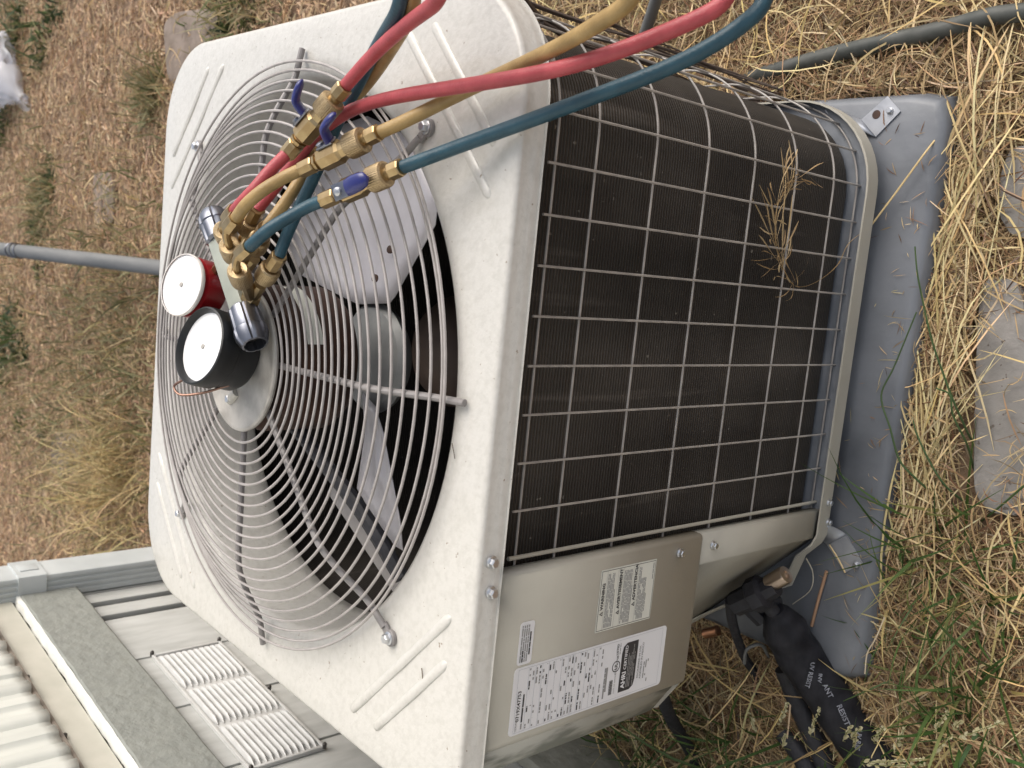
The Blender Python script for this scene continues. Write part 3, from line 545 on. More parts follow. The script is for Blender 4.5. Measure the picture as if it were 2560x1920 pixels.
for k, an in enumerate((-133.0, -88.5, -45.0, -1.5, 46.5, 91.5, 135.5, 181.5)):
    bolted = k % 2 == 0; a = R(an); ca, sa = math.cos(a), math.sin(a)
    rs = [.085, .15, .20, .25, .275, .30, .325, .345, .360] + ([.372, .384] if bolted else [.375, .386])
    P = [Vector((CX + ca * r_, CY + sa * r_, min(GH(r_), ZT + .052) - .0048)) for r_ in rs]
    if bolted: P[-1].z = ZT + .0045; P[-2].z = ZT + .007
    else: P[-1].z = ZT + .0055; P[-2].z = ZT + .0075; P[-3].z = ZT + .010
    mb = MB(); mb.tube(spline(P, 4), .0040, n=10)
    if bolted:
        e = Vector((CX + ca * .398, CY + sa * .398, ZT + .0005)); ax = (Vector((ca, sa, 0)), Vector((-sa, ca, 0)), UPV)
        mb.lathe(e, UPV, [(0, .0095), (.0035, .0095), (.0042, .0085)], n=20)
        mb.box(e + Vector((-ca * .010, -sa * .010, .0028)), (.008, .0052, .0020), ax, .001)
    sp = mb.build('spoke', M['spoke'], hub)
    if bolted: hexbolt(MB(), e + Vector((0, 0, .0042)), UPV, .0056, .0055, 1.35).build('grille_bolt', M['bolt'], hub)
# ---- motor, fan blades, compressor, conduit
mb = MB(); mb.lathe((CX, CY, ZT + .038), (0, 0, -1), [(0, .060), (.004, .088), (.010, .094), (.088, .094), (.098, .088), (.104, .05)], n=48); mo = mb.build('fan_motor', M['rust'], unit, smooth=40)
mb = MB()
P = []; fs_ = []
for i in range(9):
    a = R(-72 + 62 * i / 8)
    for z in (.030, .052): P.append((CX + .0946 * math.cos(a), CY + .0946 * math.sin(a), z + .03))
for i in range(8): fs_.append((i * 2, i * 2 + 2, i * 2 + 3, i * 2 + 1))
mb.add(P, fs_).build('motor_label', M['label2'], mo)
SPR = .078
mb = MB(); mb.lathe((CX, CY, -.062), (0, 0, -1), [(0, .045), (.004, SPR - .008), (.012, SPR), (.022, SPR - .004), (.035, .06), (.05, .03)], n=48); fan = mb.build('fan', M['fanplate'], unit)
def blade(poly, th=.0012):
    P = [Vector(p) for p in poly]; c = sum(P, Vector()) / len(P)
    # subdivided fan surface with a shallow crease
    vs_ = []; fs_ = []; n = len(P); rings = 5
    nr = sum(((P[i] - c).cross(P[(i + 1) % n] - c) for i in range(n)), Vector()).normalized()
    for j in range(1, rings + 1):
        for p in P:
            q = c + (p - c) * (j / rings); vs_.append(q + nr * (.006 * math.sin(j / rings * math.pi * .9)))
    vs_.append(c)
    for i in range(n): fs_.append((len(vs_) - 1, i, (i + 1) % n))
    for j in range(rings - 1):
        for i in range(n): fs_.append((j * n + i, (j + 1) * n + i, (j + 1) * n + (i + 1) % n, j * n + (i + 1) % n))
    return MB().add(vs_, fs_)
b1 = blade(D_bladeA).build('blade', M['blade'], fan, smooth=60); b1.modifiers.new('sheet', 'SOLIDIFY').thickness = .0012
b2 = blade(D_bladeB).build('blade', M['blade'], fan, smooth=60); b2.modifiers.new('sheet', 'SOLIDIFY').thickness = .0012
for t, an in ((.34, 0), (.42, 1), (.5, 2)):
    pa, pb = Vector(D_bladeA[10]), Vector(D_bladeA[5 - an]); c = pa.lerp(pb, .25 + .1 * an)
for (x, y) in ((.265, .375), (.305, .345)): MB().lathe((x, y, -.046), (.1, -.2, 1), [(0, .0055), (.002, .0055), (.003, .003)], n=12).build('rivet', M['rust'], fan)
c = Vector(D_comp); mb = MB(); mb.lathe((.150, .505, -.59), UPV, [(0, .095), (.26, .095), (.30, .090), (.33, .070), (.345, .04), (.35, .001)], n=40); mb.build('compressor', M['comp'], unit, smooth=40)
MB().tube(spline(D_conduit, 6), .0095, n=10).build('motor_conduit', M['foam'], unit)
P = [Vector(p) for p in D_bar]; d = (P[-1] - P[0]).normalized(); n_ = d.cross(UPV).normalized()
mb = MB(); mb.box((P[0] + P[-1]) / 2, ((P[-1] - P[0]).length / 2 + .03, .011, .001), (d, n_, n_.cross(d)), .0004); mb.build('motor_strap', M['spoke'], unit)
# ---- coil (one folded slab, open at the service corner)
def offset_path(inset, n=10):
    x0, x1, y0, y1, r = -.262 + inset, .570 - inset, .004 + inset, .822 - inset, .128 - inset
    P = [(-.035, y0), (x1 - r, y0)]
    for k in range(1, n + 1): a = -math.pi / 2 + math.pi / 2 * k / n; P.append((x1 - r + r * math.cos(a), y0 + r + r * math.sin(a)))
    P.append((x1, y1 - r))
    for k in range(1, n + 1): a = math.pi / 2 * k / n; P.append((x1 - r + r * math.cos(a), y1 - r + r * math.sin(a)))
    P.append((x0 + r, y1))
    for k in range(1, n + 1): a = math.pi / 2 + math.pi / 2 * k / n; P.append((x0 + r + r * math.cos(a), y1 - r + r * math.sin(a)))
    P.append((x0, .20)); return P
def wallof(po, pi, z0, z1):
    n = len(po); vs_ = [(x, y, z) for z in (z0, z1) for x, y in po] + [(x, y, z) for z in (z0, z1) for x, y in pi]
    fs_ = []
    for i in range(n - 1):
        fs_ += [(i, i + 1, n + i + 1, n + i), (2 * n + i, 3 * n + i, 3 * n + i + 1, 2 * n + i + 1), (n + i, n + i + 1, 3 * n + i + 1, 3 * n + i), (i, 2 * n + i, 2 * n + i + 1, i + 1)]
    fs_ += [(0, n, 3 * n, 2 * n), (n - 1, 3 * n - 1, 4 * n - 1, 2 * n - 1)]
    return MB().add(vs_, fs_)
wallof(offset_path(.012), offset_path(.037), -.583, .050).build('coil', M['coil'], unit, smooth=30)
# ---- wire guard
gpath = []
R0 = .130; GX = .574
gpath = [(-.012, 0.0), (GX - R0, 0.0)]
arc = [(GX - R0 + R0 * math.sin(R(a)), R0 - R0 * math.cos(R(a))) for a in range(5, 91, 5)]
gfull = gpath + arc + [(GX, .70)]
gr = MB(); P = [Vector((x, y + .0028, D_rails[0])) for x, y in gfull]
guard = MB().tube(P, .0014, n=6).build('coil_guard', M['guard'], unit)
for z in D_rails[1:]:
    dup(guard, (0, 0, z - D_rails[0]), unit); 
for ch in list(unit.children):
    if ch.name.startswith('coil_guard.'):
        ch.parent = guard; ch.location = (0, 0, WL[ch].z - WL[guard].z); ch.name = 'rail_wire'
def along(s):                                               # point at arc length s from x=0 along the guard
    L1 = GX - R0
    if s < L1: return s, 0.0
    s -= L1; q = R0 * math.pi / 2
    if s < q: a = s / R0; return GX - R0 + R0 * math.sin(a), R0 - R0 * math.cos(a)
    return GX, R0 + s - q
first = None
for i in range(1, 23):
    x, y = along(i * .0508)
    if first is None:
        first = MB().tube([(x, y, .012), (x, y, -.30), (x, y, -.596)], .0014, n=6).build('upright_wire', M['guard'], guard); f0 = (x, y)
    else: dup(first, (x - f0[0], y - f0[1], 0), guard)
MB().tube([(0, 0, .012), (0, 0, -.30), (0, 0, -.594)], .0024, n=8).build('edge_rod', M['panel'], guard)
# ---- control panel with its chamfered corner
def sheet(poly, z0, z1, th=.0012):
    vs_ = [(x, y, z) for z in (z0, z1) for x, y in poly]; n = len(poly)
    return MB().add(vs_, [(i, i + 1, n + i + 1, n + i) for i in range(n - 1)])
pp = [(-.009, .002), (-.0092, -.010), (-.0105, -.0132), (-.014, -.0142), (-.199, -.0142), (-.2045, -.0130), (-.2085, -.009)]
sheet([(-.2075, -.0085), (-.255, .021), (-.266, .034), (-.268, .05), (-.268, .24)], -.290, .045).build('corner_panel', M['dirtycorner'], unit, smooth=25).modifiers.new('sheet', 'SOLIDIFY').thickness = .0014
cp = sheet(pp, -.304, .045).build('control_panel', M['panel'], unit, smooth=25); cp.modifiers.new('sheet', 'SOLIDIFY').thickness = .0014
pq = pp[1:] + [(-.255, .021), (-.267, .045), (-.267, .22), (-.10, .24)]
mb = MB(); mb.add([(x, y, -.3025) for x, y in pq], [tuple(range(len(pq)))]); mb.build('panel_bottom', M['panel'], unit, smooth=0).modifiers.new('sheet', 'SOLIDIFY').thickness = .0012
for x, z in ((-.0265, -.260),): hexbolt(MB(), (x, -.0146, z), (0, -1, 0), .0046, .005, 1.3).build('bolt', M['bolt'], cp)
post = sheet([(-.0095, .004), (-.0095, -.0108), (-.0115, -.0130), (-.0475, -.0130), (-.0505, -.0115), (-.053, -.006), (-.225, .160), (-.262, .20), (-.262, .30)], -.592, -.3045)
post = post.build('valve_plate', M['panel'], unit, smooth=25); post.modifiers.new('sheet', 'SOLIDIFY').thickness = .0014
hexbolt(MB(), (-.0265, -.0134, -.329), (0, -1, 0), .0044, .005, 1.3).build('bolt', M['bolt'], post)
# ---- base pan
bp_ = []
bx0, bx1, by0, by1, br = -.266, .578, -.020, .830, .13
bp_ = [(-.045, -.020), (bx1 - br, by0)] + [(bx1 - br + br * math.sin(R(a)), by0 + br - br * math.cos(R(a))) for a in range(8, 91, 8)] + [(bx1, by1 - br)] + [(bx1 - br + br * math.cos(R(a)), by1 - br + br * math.sin(R(a))) for a in range(8, 91, 8)] + [(bx0 + br, by1)] + [(bx0 + br - br * math.sin(R(a)), by1 - br + br * math.cos(R(a))) for a in range(8, 91, 8)] + [(bx0, .20), (-.235, .165), (-.150, .055), (-.138, .024), (-.085, .008), (-.060, -.014)]
n = len(bp_)
ins = [(x + (CX - x) * .006, y + (CY - y) * .006) for x, y in bp_]
vs_ = [(x, y, z) for z in (-.602, -.575) for x, y in bp_] + [(x, y, -.575) for x, y in ins] + [(x, y, -.592) for x, y in ins]
fs_ = [(r_ * n + i, r_ * n + (i + 1) % n, (r_ + 1) * n + (i + 1) % n, (r_ + 1) * n + i) for r_ in range(2) for i in range(n)] + [tuple(range(n))[::-1]]
pan = MB().add(vs_[:3 * n], fs_).build('base_pan', M['panel'], unit, smooth=25)
MB().add(vs_[2 * n:], [(i, (i + 1) % n, n + (i + 1) % n, n + i) for i in range(n)] + [tuple(n + i for i in range(n))]).build('pan_floor', M['panfloor'], pan, smooth=25)
for x, z in ((.004, -.592), (-.026, -.598)): hexbolt(MB(), (x, -.0202, z), (0, -1, 0), .0042, .0045, 1.3).build('bolt', M['bolt'], pan)
for x, y in ((.05, .1), (.45, .1), (.05, .7), (.45, .7), (-.15, .4)): MB().lathe((x, y, -.631), UPV, [(0, .02), (.03, .02)], n=16).build('foot', M['black'], unit)
# ---- service valves
V = Vector
mb = MB(); c = V(D_vbody); mb.lathe(c + V((-.02, .02, .012)), (.6, -.75, -.12), [(0, .018), (.03, .020), (.034, .026), (.052, .026), (.056, .017), (.075, .015)], n=8)
mb.lathe(c + V((.0, -.0, .008)), (-.3, -.2, -.95), [(0, .016), (.04, .016), (.042, .012), (.06, .012)], n=12); mb.lathe(c + V((-.02, .03, -.02)), (-.5, -.5, -.4), [(0, .014), (.045, .014)], n=8)
sv = mb.build('service_valve', M['foam'], unit)
a, b = V(D_vcap[0]), V(D_vcap[1]); d = (b - a).normalized()
MB().lathe(a - d * .006, d, [(0, .0125), (.030, .0135), (.033, .0125), (.0335, .006), (.030, .005), (.030, .001)], n=24).build('valve_cap', M['capb'], sv)
MB().tube(spline([D_vstub[0], D_vstub[1], D_wrap[1]], 5), .0105, n=12).build('pipe_stub', M['foam'], sv)
MB().tube(spline(D_cable, 6), .0075, n=8).build('small_valve_line', M['foam'], unit)
MB().tube(spline(D_cable2, 6), .0028, n=8).build('grey_wire', M['galv'], unit)
d = (V(D_copper[1]) - V(D_copper[0])).normalized(); MB().lathe(V(D_copper[0]), d, [(0, .0085), (.028, .0085), (.029, .007)], n=16).build('copper_fitting', M['copper'], unit)
# ---- labels on the panel
YL = -.0150
def quad(mb, x0, x1, z0, z1, y, rad=.003):
    P = []
    for cx, cz, a0 in ((x1 - rad, z1 - rad, 0), (x0 + rad, z1 - rad, 90), (x0 + rad, z0 + rad, 180), (x1 - rad, z0 + rad, 270)):
        for k in range(4): a = R(a0 + 30 * k); P.append((cx + rad * math.cos(a), y, cz + rad * math.sin(a)))
    return mb.prism(P, (0, .0003, 0))
UX, UZ = (1, 0, 0), (0, 0, 1)
def dash(mb, x, z, wl, h, y): mb.add([(x, y, z), (x + wl, y, z), (x + wl, y, z + h), (x, y, z + h)], [(0, 1, 2, 3)])
def line(mb, x0, x1, z, h, y, fill=1.0, mean=.006):
    x = x0
    while x < x1:
        wl = min(mean * random.uniform(.4, 1.7), x1 - x)
        if random.random() < fill: dash(mb, x, z, wl, h, y)
        x += wl + .0008
lb = quad(MB(), -.195, -.118, -.2525, .0005, YL, .005).build('nameplate', M['label'], unit, smooth=0)
y = YL - .0003; ik = MB(); ig = MB(); lt = MB()
text(ig, 'SERIAL', .0042, (-.191, y, -.0105), UX, UZ); text(ik, '0719X47753', .0068, (-.180, y, -.0125), UX, UZ, bold=.00012)
line(ik, -.182, -.150, -.018, .0022, y, 1, .02); line(ig, -.190, -.183, -.018, .0022, y)
z = -.024; rws = 0
while z > -.140:
    for x0, x1, fl in ((-.1905, -.181, .75), (-.178, -.165, .45), (-.160, -.149, .45), (-.146, -.133, .45), (-.131, -.122, .5)):
        if random.random() < .75: line(ik if random.random() < .28 else ig, x0, x1, z, .0020, y, fl, .0045)
    z -= .0050; rws += 1
for zr in np.arange(-.021, -.14, -.010): dash(lt, -.192, float(zr), .071, .0003, y)
for a in ((-.1925, -.1922, -.245, -.006), (-.1205, -.1202, -.245, -.006)): dash(lt, a[0], a[2], a[1] - a[0], a[3] - a[2], y)
dash(lt, -.192, -.006, .072, .0003, y); dash(lt, -.192, -.245, .072, .0003, y)
line(ig, -.188, -.15, -.147, .0024, y, 1, .008); dash(ig, -.180, -.150, .030, .0028, y)
for k in range(26): dash(ik if k % 3 else ig, -.186 + k * .0007, -.161, .0004 if k % 2 else .00055, .006, y)
text(ig, 'DATE OF MANUFACTURE   07/2019', .0030, (-.186, y, -.1655), UX, UZ)
# UL mark
mb_ = ik
for k in range(28):
    a0, a1 = 2 * math.pi * k / 28, 2 * math.pi * (k + 1) / 28
    mb_.add([(-.152 + .0070 * math.cos(a0), y, -.1640 + .0070 * math.sin(a0)), (-.152 + .0070 * math.cos(a1), y, -.1640 + .0070 * math.sin(a1)), (-.152 + .0058 * math.cos(a1), y, -.1640 + .0058 * math.sin(a1)), (-.152 + .0058 * math.cos(a0), y, -.1640 + .0058 * math.sin(a0))], [(0, 1, 2, 3)])
text(mb_, 'UL', .0072, (-.1520, y, -.1665), UX, UZ, 'CENTER', bold=.00015); text(mb_, 'C', .004, (-.1625, y, -.1655), UX, UZ); text(mb_, 'US', .004, (-.1435, y, -.1668), UX, UZ, bold=.0001); text(mb_, 'LISTED', .0046, (-.138, y, -.1655), UX, UZ, bold=.0001)
line(ig, -.138, -.124, -.1690, .0012, y, 1, .005)
blob = MB(); P = []
x0, x1, z0, z1 = -.187, -.126, -.2005, -.1725
for k in range(7): a = R(90 + 90 * k / 6 * 1); 
P = [(x0, y, z1), (x0 - .0, y, z0 + .008), (x0 + .004, y, z0 + .002), (x0 + .012, y, z0), (x1, y, z0), (x1, y, z1 - .008), (x1 - .004, y, z1 - .002), (x1 - .012, y, z1)]
blob.add(P, [tuple(range(8))]); y2 = y - .0002
wt = MB(); text(wt, 'AHRI', .0095, (x0 + .004, y2, -.1825), UX, UZ, bold=.0003); text(wt, 'CERTIFIED', .0066, (x0 + .0275, y2, -.1822), UX, UZ, bold=.0001)
gt = MB(); 
for q_, z in enumerate((-.1862, -.1888, -.1914, -.1940, -.1966)): line(gt, x0 + .004, x1 - (.004 if q_ % 2 else .014), z, .0012, y2, .9, .008)
text(ik, 'ENGINEERED IN USA', .0042, (-.176, y, -.2068), UX, UZ, xs=1.05); text(ik, 'ASSEMBLED IN MEXICO', .0042, (-.178, y, -.2118), UX, UZ, xs=1.05)
for z in (-.217, -.2205, -.224): line(ig, -.184, -.155, z, .0018, y, .8, .006)
lt.build('ruled_lines', M['inkl'], lb, smooth=0); ik.build('print', M['ink'], lb, smooth=0); ig.build('fine_print', M['inkg'], lb, smooth=0)
blob.build('badge', M['ink'], lb, smooth=0); wt.build('badge_lettering', M['label'], lb, smooth=0); gt.build('badge_fine_print', M['inkg'], lb, smooth=0)
lb = quad(MB(), -.1025, -.028, -.2165, -.1200, YL, .001).build('warning_label', M['label2'], unit, smooth=0)
ik = MB(); ig = MB()
for a in ((-.1010, -.0295, -.1216, .0006), (-.1010, -.0295, -.2152, .0006)): dash(ik, a[0], a[2], a[1] - a[0], a[3], y)
for x in (-.1010, -.0301): dash(ik, x, -.2152, .0006, .0936, y)
def tri(mb, x, z, s_): mb.add([(x, y, z), (x + s_, y, z), (x + s_ / 2, y, z + s_), (x + s_ * .28, y, z + s_ * .16), (x + s_ * .72, y, z + s_ * .16), (x + s_ / 2, y, z + s_ * .66)], [(0, 1, 4, 3), (1, 2, 5, 4), (2, 0, 3, 5)])
for s_, xo, z, n_l in (('WARNING', -.076, -.1285, 6), ('AVERTISSEMENT', -.079, -.1565, 7), ('ADVERTENCIA', -.0735, -.1830, 7)):
    text(ik, s_, .0066, (xo, y, z), UX, UZ, bold=.00022); tri(ik, xo - .0075, z - .0004, .0055)
    dash(ig, -.1004, z - .0022, .070, .0003, y); dash(ig, -.1004, z + .0072, .070, .0003, y)
    for k in range(n_l): line(ig, -.0985, -.034 - (0.014 if (s_ == 'ADVERTENCIA' and k > 1) else 0) - (.02 if k == n_l - 1 else 0), z - .0052 - k * .0024, .0014, y, .92, .006)
line(ig, -.052, -.032, -.2125, .0016, y, .9, .007)
ik.build('print', M['ink'], lb, smooth=0); ig.build('fine_print', M['inkg'], lb, smooth=0)
lb = quad(MB(), -.1152, -.0672, -.0222, -.0015, YL, .0035).build('notice_label', M['label'], unit, smooth=0)
ik = MB(); ig = MB()
for k, z in enumerate((-.0062, -.0092, -.0122, -.0152)): line(ig, -.112, -.071 + (0 if k < 3 else 0), z, .0017, y, .95, .006)
line(ik, -.112, -.099, -.0092, .0020, y - .0001, 1, .006); line(ik, -.105, -.076, -.0185, .0019, y, .95, .008)
ik.build('print', M['ink'], lb, smooth=0); ig.build('fine_print', M['inkg'], lb, smooth=0)

# ================================================================ pad
mb = MB(); vs_ = []; fs_ = []
lev = [(-.012, -.70), (-.004, -.66), (.002, -.640), (.006, -.633), (.013, -.630), (.05, -.630)]
PN = 120
for ins_, z in lev:
    for k in range(PN):
        x, y_ = rrect(2 * math.pi * k / PN + .01, -.262 + ins_, .590 - ins_, -.088 + ins_, .845 - ins_, .03)
        vs_.append((x, y_ + .004 * vnoise(x * 5, z * 20, 1), z))
fs_ = [(i * PN + k, i * PN + (k + 1) % PN, (i + 1) * PN + (k + 1) % PN, (i + 1) * PN + k) for i in range(len(lev) - 1) for k in range(PN)] + [tuple((len(lev) - 1) * PN + k for k in range(PN))]
pad = tag(MB().add(vs_, fs_).build('equipment_pad', M['pad'], smooth=50), 'blue grey plastic equipment pad under the cream condenser', 'pad')
# ================================================================ hold down brackets
def bracket(name, label, P, leg, holes):
    p = [V((q[0], q[1], 0)) for q in P]; c = sum(p, V()) / 4
    t = thing(name, label, 'bracket', (c.x, c.y, -.63), 'zinc brackets holding the condenser to the pad')
    MB().prism([(q.x, q.y, -.6295) for q in p], (0, 0, .0022)).build('plate', M['zinc'], t, smooth=0)
    a, b = p[2], p[3]; u_, v_ = V(leg[0]), V(leg[1]); vs_ = []; N_ = 6
    for i in range(N_ + 1):
        s_ = i / N_; k = s_ ** 1.3
        for (q, e) in ((a, u_), (b, v_)): pt = V((q.x, q.y, -.6275)).lerp(e, s_); pt.z = -.6275 + (e.z + .6275) * k; vs_.append(pt)
    lg = MB().add(vs_, [(i * 2, i * 2 + 1, i * 2 + 3, i * 2 + 2) for i in range(N_)]).build('leg', M['zinc'], t, smooth=60); lg.modifiers.new('sheet', 'SOLIDIFY').thickness = .002
    for (x, y_), kind_ in holes:
        mb = MB()
        if kind_ == 'rust': mb.lathe((x, y_, -.6275), UPV, [(0, .0065), (.0008, .006), (.0008, .001)], n=16); mb.build('rusty_hole', M['rust'], t)
        else: hexbolt(mb, (x, y_, -.6272), UPV, .0042, .0035, 1.2); mb.build('screw', M['bolt'], t)
bracket('hold_down_bracket', 'twisted zinc bracket with rusty hole, screwed to the pad corner beside the vines', D_bracketR, [(.557, .066, -.592), (.577, .081, -.588)], [((.562, .012), 'rust'), ((.566, -.008), 'screw')])
bracket('hold_down_bracket', 'small zinc bracket on the pad below the brass valve cap', [(-.078, -.067), (-.100, -.043), (-.068, -.009), (-.045, -.037)], [(-.052, .004, -.600), (-.030, -.0215, -.596)], [((-.083, -.058), 'screw')])

# ================================================================ manifold with two gauges
man = thing('gauge_manifold', 'refrigerant gauge manifold with red and black gauges lying on the fan grille', 'gauge', (.24, .38, .125))
k1a, k1b, k2a, k2b = V(D_knob1[0]), V(D_knob1[1]), V(D_knob2[0]), V(D_knob2[1])
ax = (k2b - k1a).normalized(); A0 = k1a; LB = (k2b - k1a).length
up2 = V(D_red_n).normalized(); up2 = (up2 - ax * up2.dot(ax)).normalized(); pr = ax.cross(up2).normalized()       # pr points to the ports
if pr.x < 0: pr = -pr
tk1 = (k1b - A0).dot(ax) + .006; tk2 = (k2a - A0).dot(ax)
mb = MB(); mb.box(A0 + ax * ((tk1 + tk2) / 2), ((tk2 - tk1) / 2 + .006, .0112, .0125), (ax, pr, up2), .0022); mb.build('manifold_bar', M['bar'], man)
flt = lambda k, x: 1.0 if k % 6 else .93
for p, d, L in ((A0 + ax * tk1, -ax, tk1), (A0 + ax * tk2, ax, LB - tk2)):
    mb = MB(); mb.lathe(p, d, [(0, .0150), (.003, .0180), (L * .58, .0190), (L * .62, .0202), (L * .80, .0198), (L, .0155), (L + .0005, .0130), (L - .012, .0115), (L - .013, .001)], n=48, flute=lambda k, x: (.90 if (k % 8 == 0) else .985 if (k % 8 in (1, 7)) else 1.0)); mb.build('valve_knob', M['chrome'], man, smooth=28)
mb = MB(); mb.lathe(A0 + ax * (LB - .0125), ax, [(0, .0113), (.001, .0113)], n=24); mb.build('knob_socket', M['dark'], man)
def gauge(face, nrm, rad, depth, shell, boot):
    n_ = V(nrm).normalized(); f = V(face)
    mb = MB()
    if boot:
        mb.lathe(f - n_ * depth, n_, [(0, rad * .86), (.006, rad * .93), (depth * .55, rad * .93), (depth * .62, rad * .99), (depth - .004, rad), (depth + .002, rad * .985), (depth + .003, rad * .94), (depth - .001, rad * .89), (depth - .006, rad * .865)], n=64, cap1=False)
        fr, fo = rad * .868, -.006
    else:
        mb.lathe(f - n_ * depth, n_, [(0, rad * .9), (.003, rad * .96), (depth - .010, rad * .96)], n=64)
        fr, fo = rad * .965, -.001
    g_ = mb.build('gauge', M[shell], man, smooth=35)
    if not boot: MB().lathe(f - n_ * .010, n_, [(.0065, rad * .985), (.0075, rad), (.0105, rad), (.012, rad * .98), (.0118, rad * .95)], n=64, cap0=False, cap1=False).build('rim', M['gring'], g_)
    MB().lathe(f + n_ * fo, n_, [(-.001, fr), (.0008, fr), (.0018, fr * .5), (.002, .001)], n=64).build('dial', M['gface'], g_)
    MB().lathe(f + n_ * (fo + .0018), n_, [(0, .0030), (.0014, .0028), (.0016, .001)], n=14).build('dial_pin', M['hub'], g_)
    return g_
fr_, fb_ = V(D_redface), V(D_blackface)
gauge(fr_, D_red_n, .0395, .040, 'gred', False); gauge(fb_, D_black_n, .0485, .056, 'boot', True)
for f, nrm, dp in ((fr_, D_red_n, .026), (fb_, D_black_n, .034)):
    c = f - V(nrm).normalized() * dp; t = (c - A0).dot(ax); tgt = A0 + ax * max(tk1 + .015, min(tk2 - .01, t)); d = (tgt - c)
    MB().lathe(c + d.normalized() * .034, d, [(0, .006), (d.length - .052, .006), (d.length - .05, .0085), (d.length - .035, .0085)], n=6).build('gauge_stem', M['brass'], man, smooth=20)
MB().tube(spline([fb_ + V((-.046, .030, .006)), fb_ + V((-.056, .042, .012)), fb_ + V((-.064, .032, .010)), fb_ + V((-.060, .010, -.006)), fb_ + V((-.045, -.020, -.03))], 6), .0016, n=8).build('hanging_hook', M['wireh'], man)
def knurl(k, x): return 1.0 + .011 * ((k % 2) * 2 - 1)
def ferrule(mb, p, d, L, r=.0095): mb.lathe(p, d, [(0, r * .93), (.0015, r), (L - .0015, r), (L, r * .9)], n=8, ang0=.2); return mb
def nut(mb, p, d, L, r=.0120): mb.lathe(p, d, [(0, r * .8), (.0015, r * .97), (L * .2, r), (L * .8, r), (L - .0015, r * .97), (L, r * .8)], n=84, flute=knurl); return mb

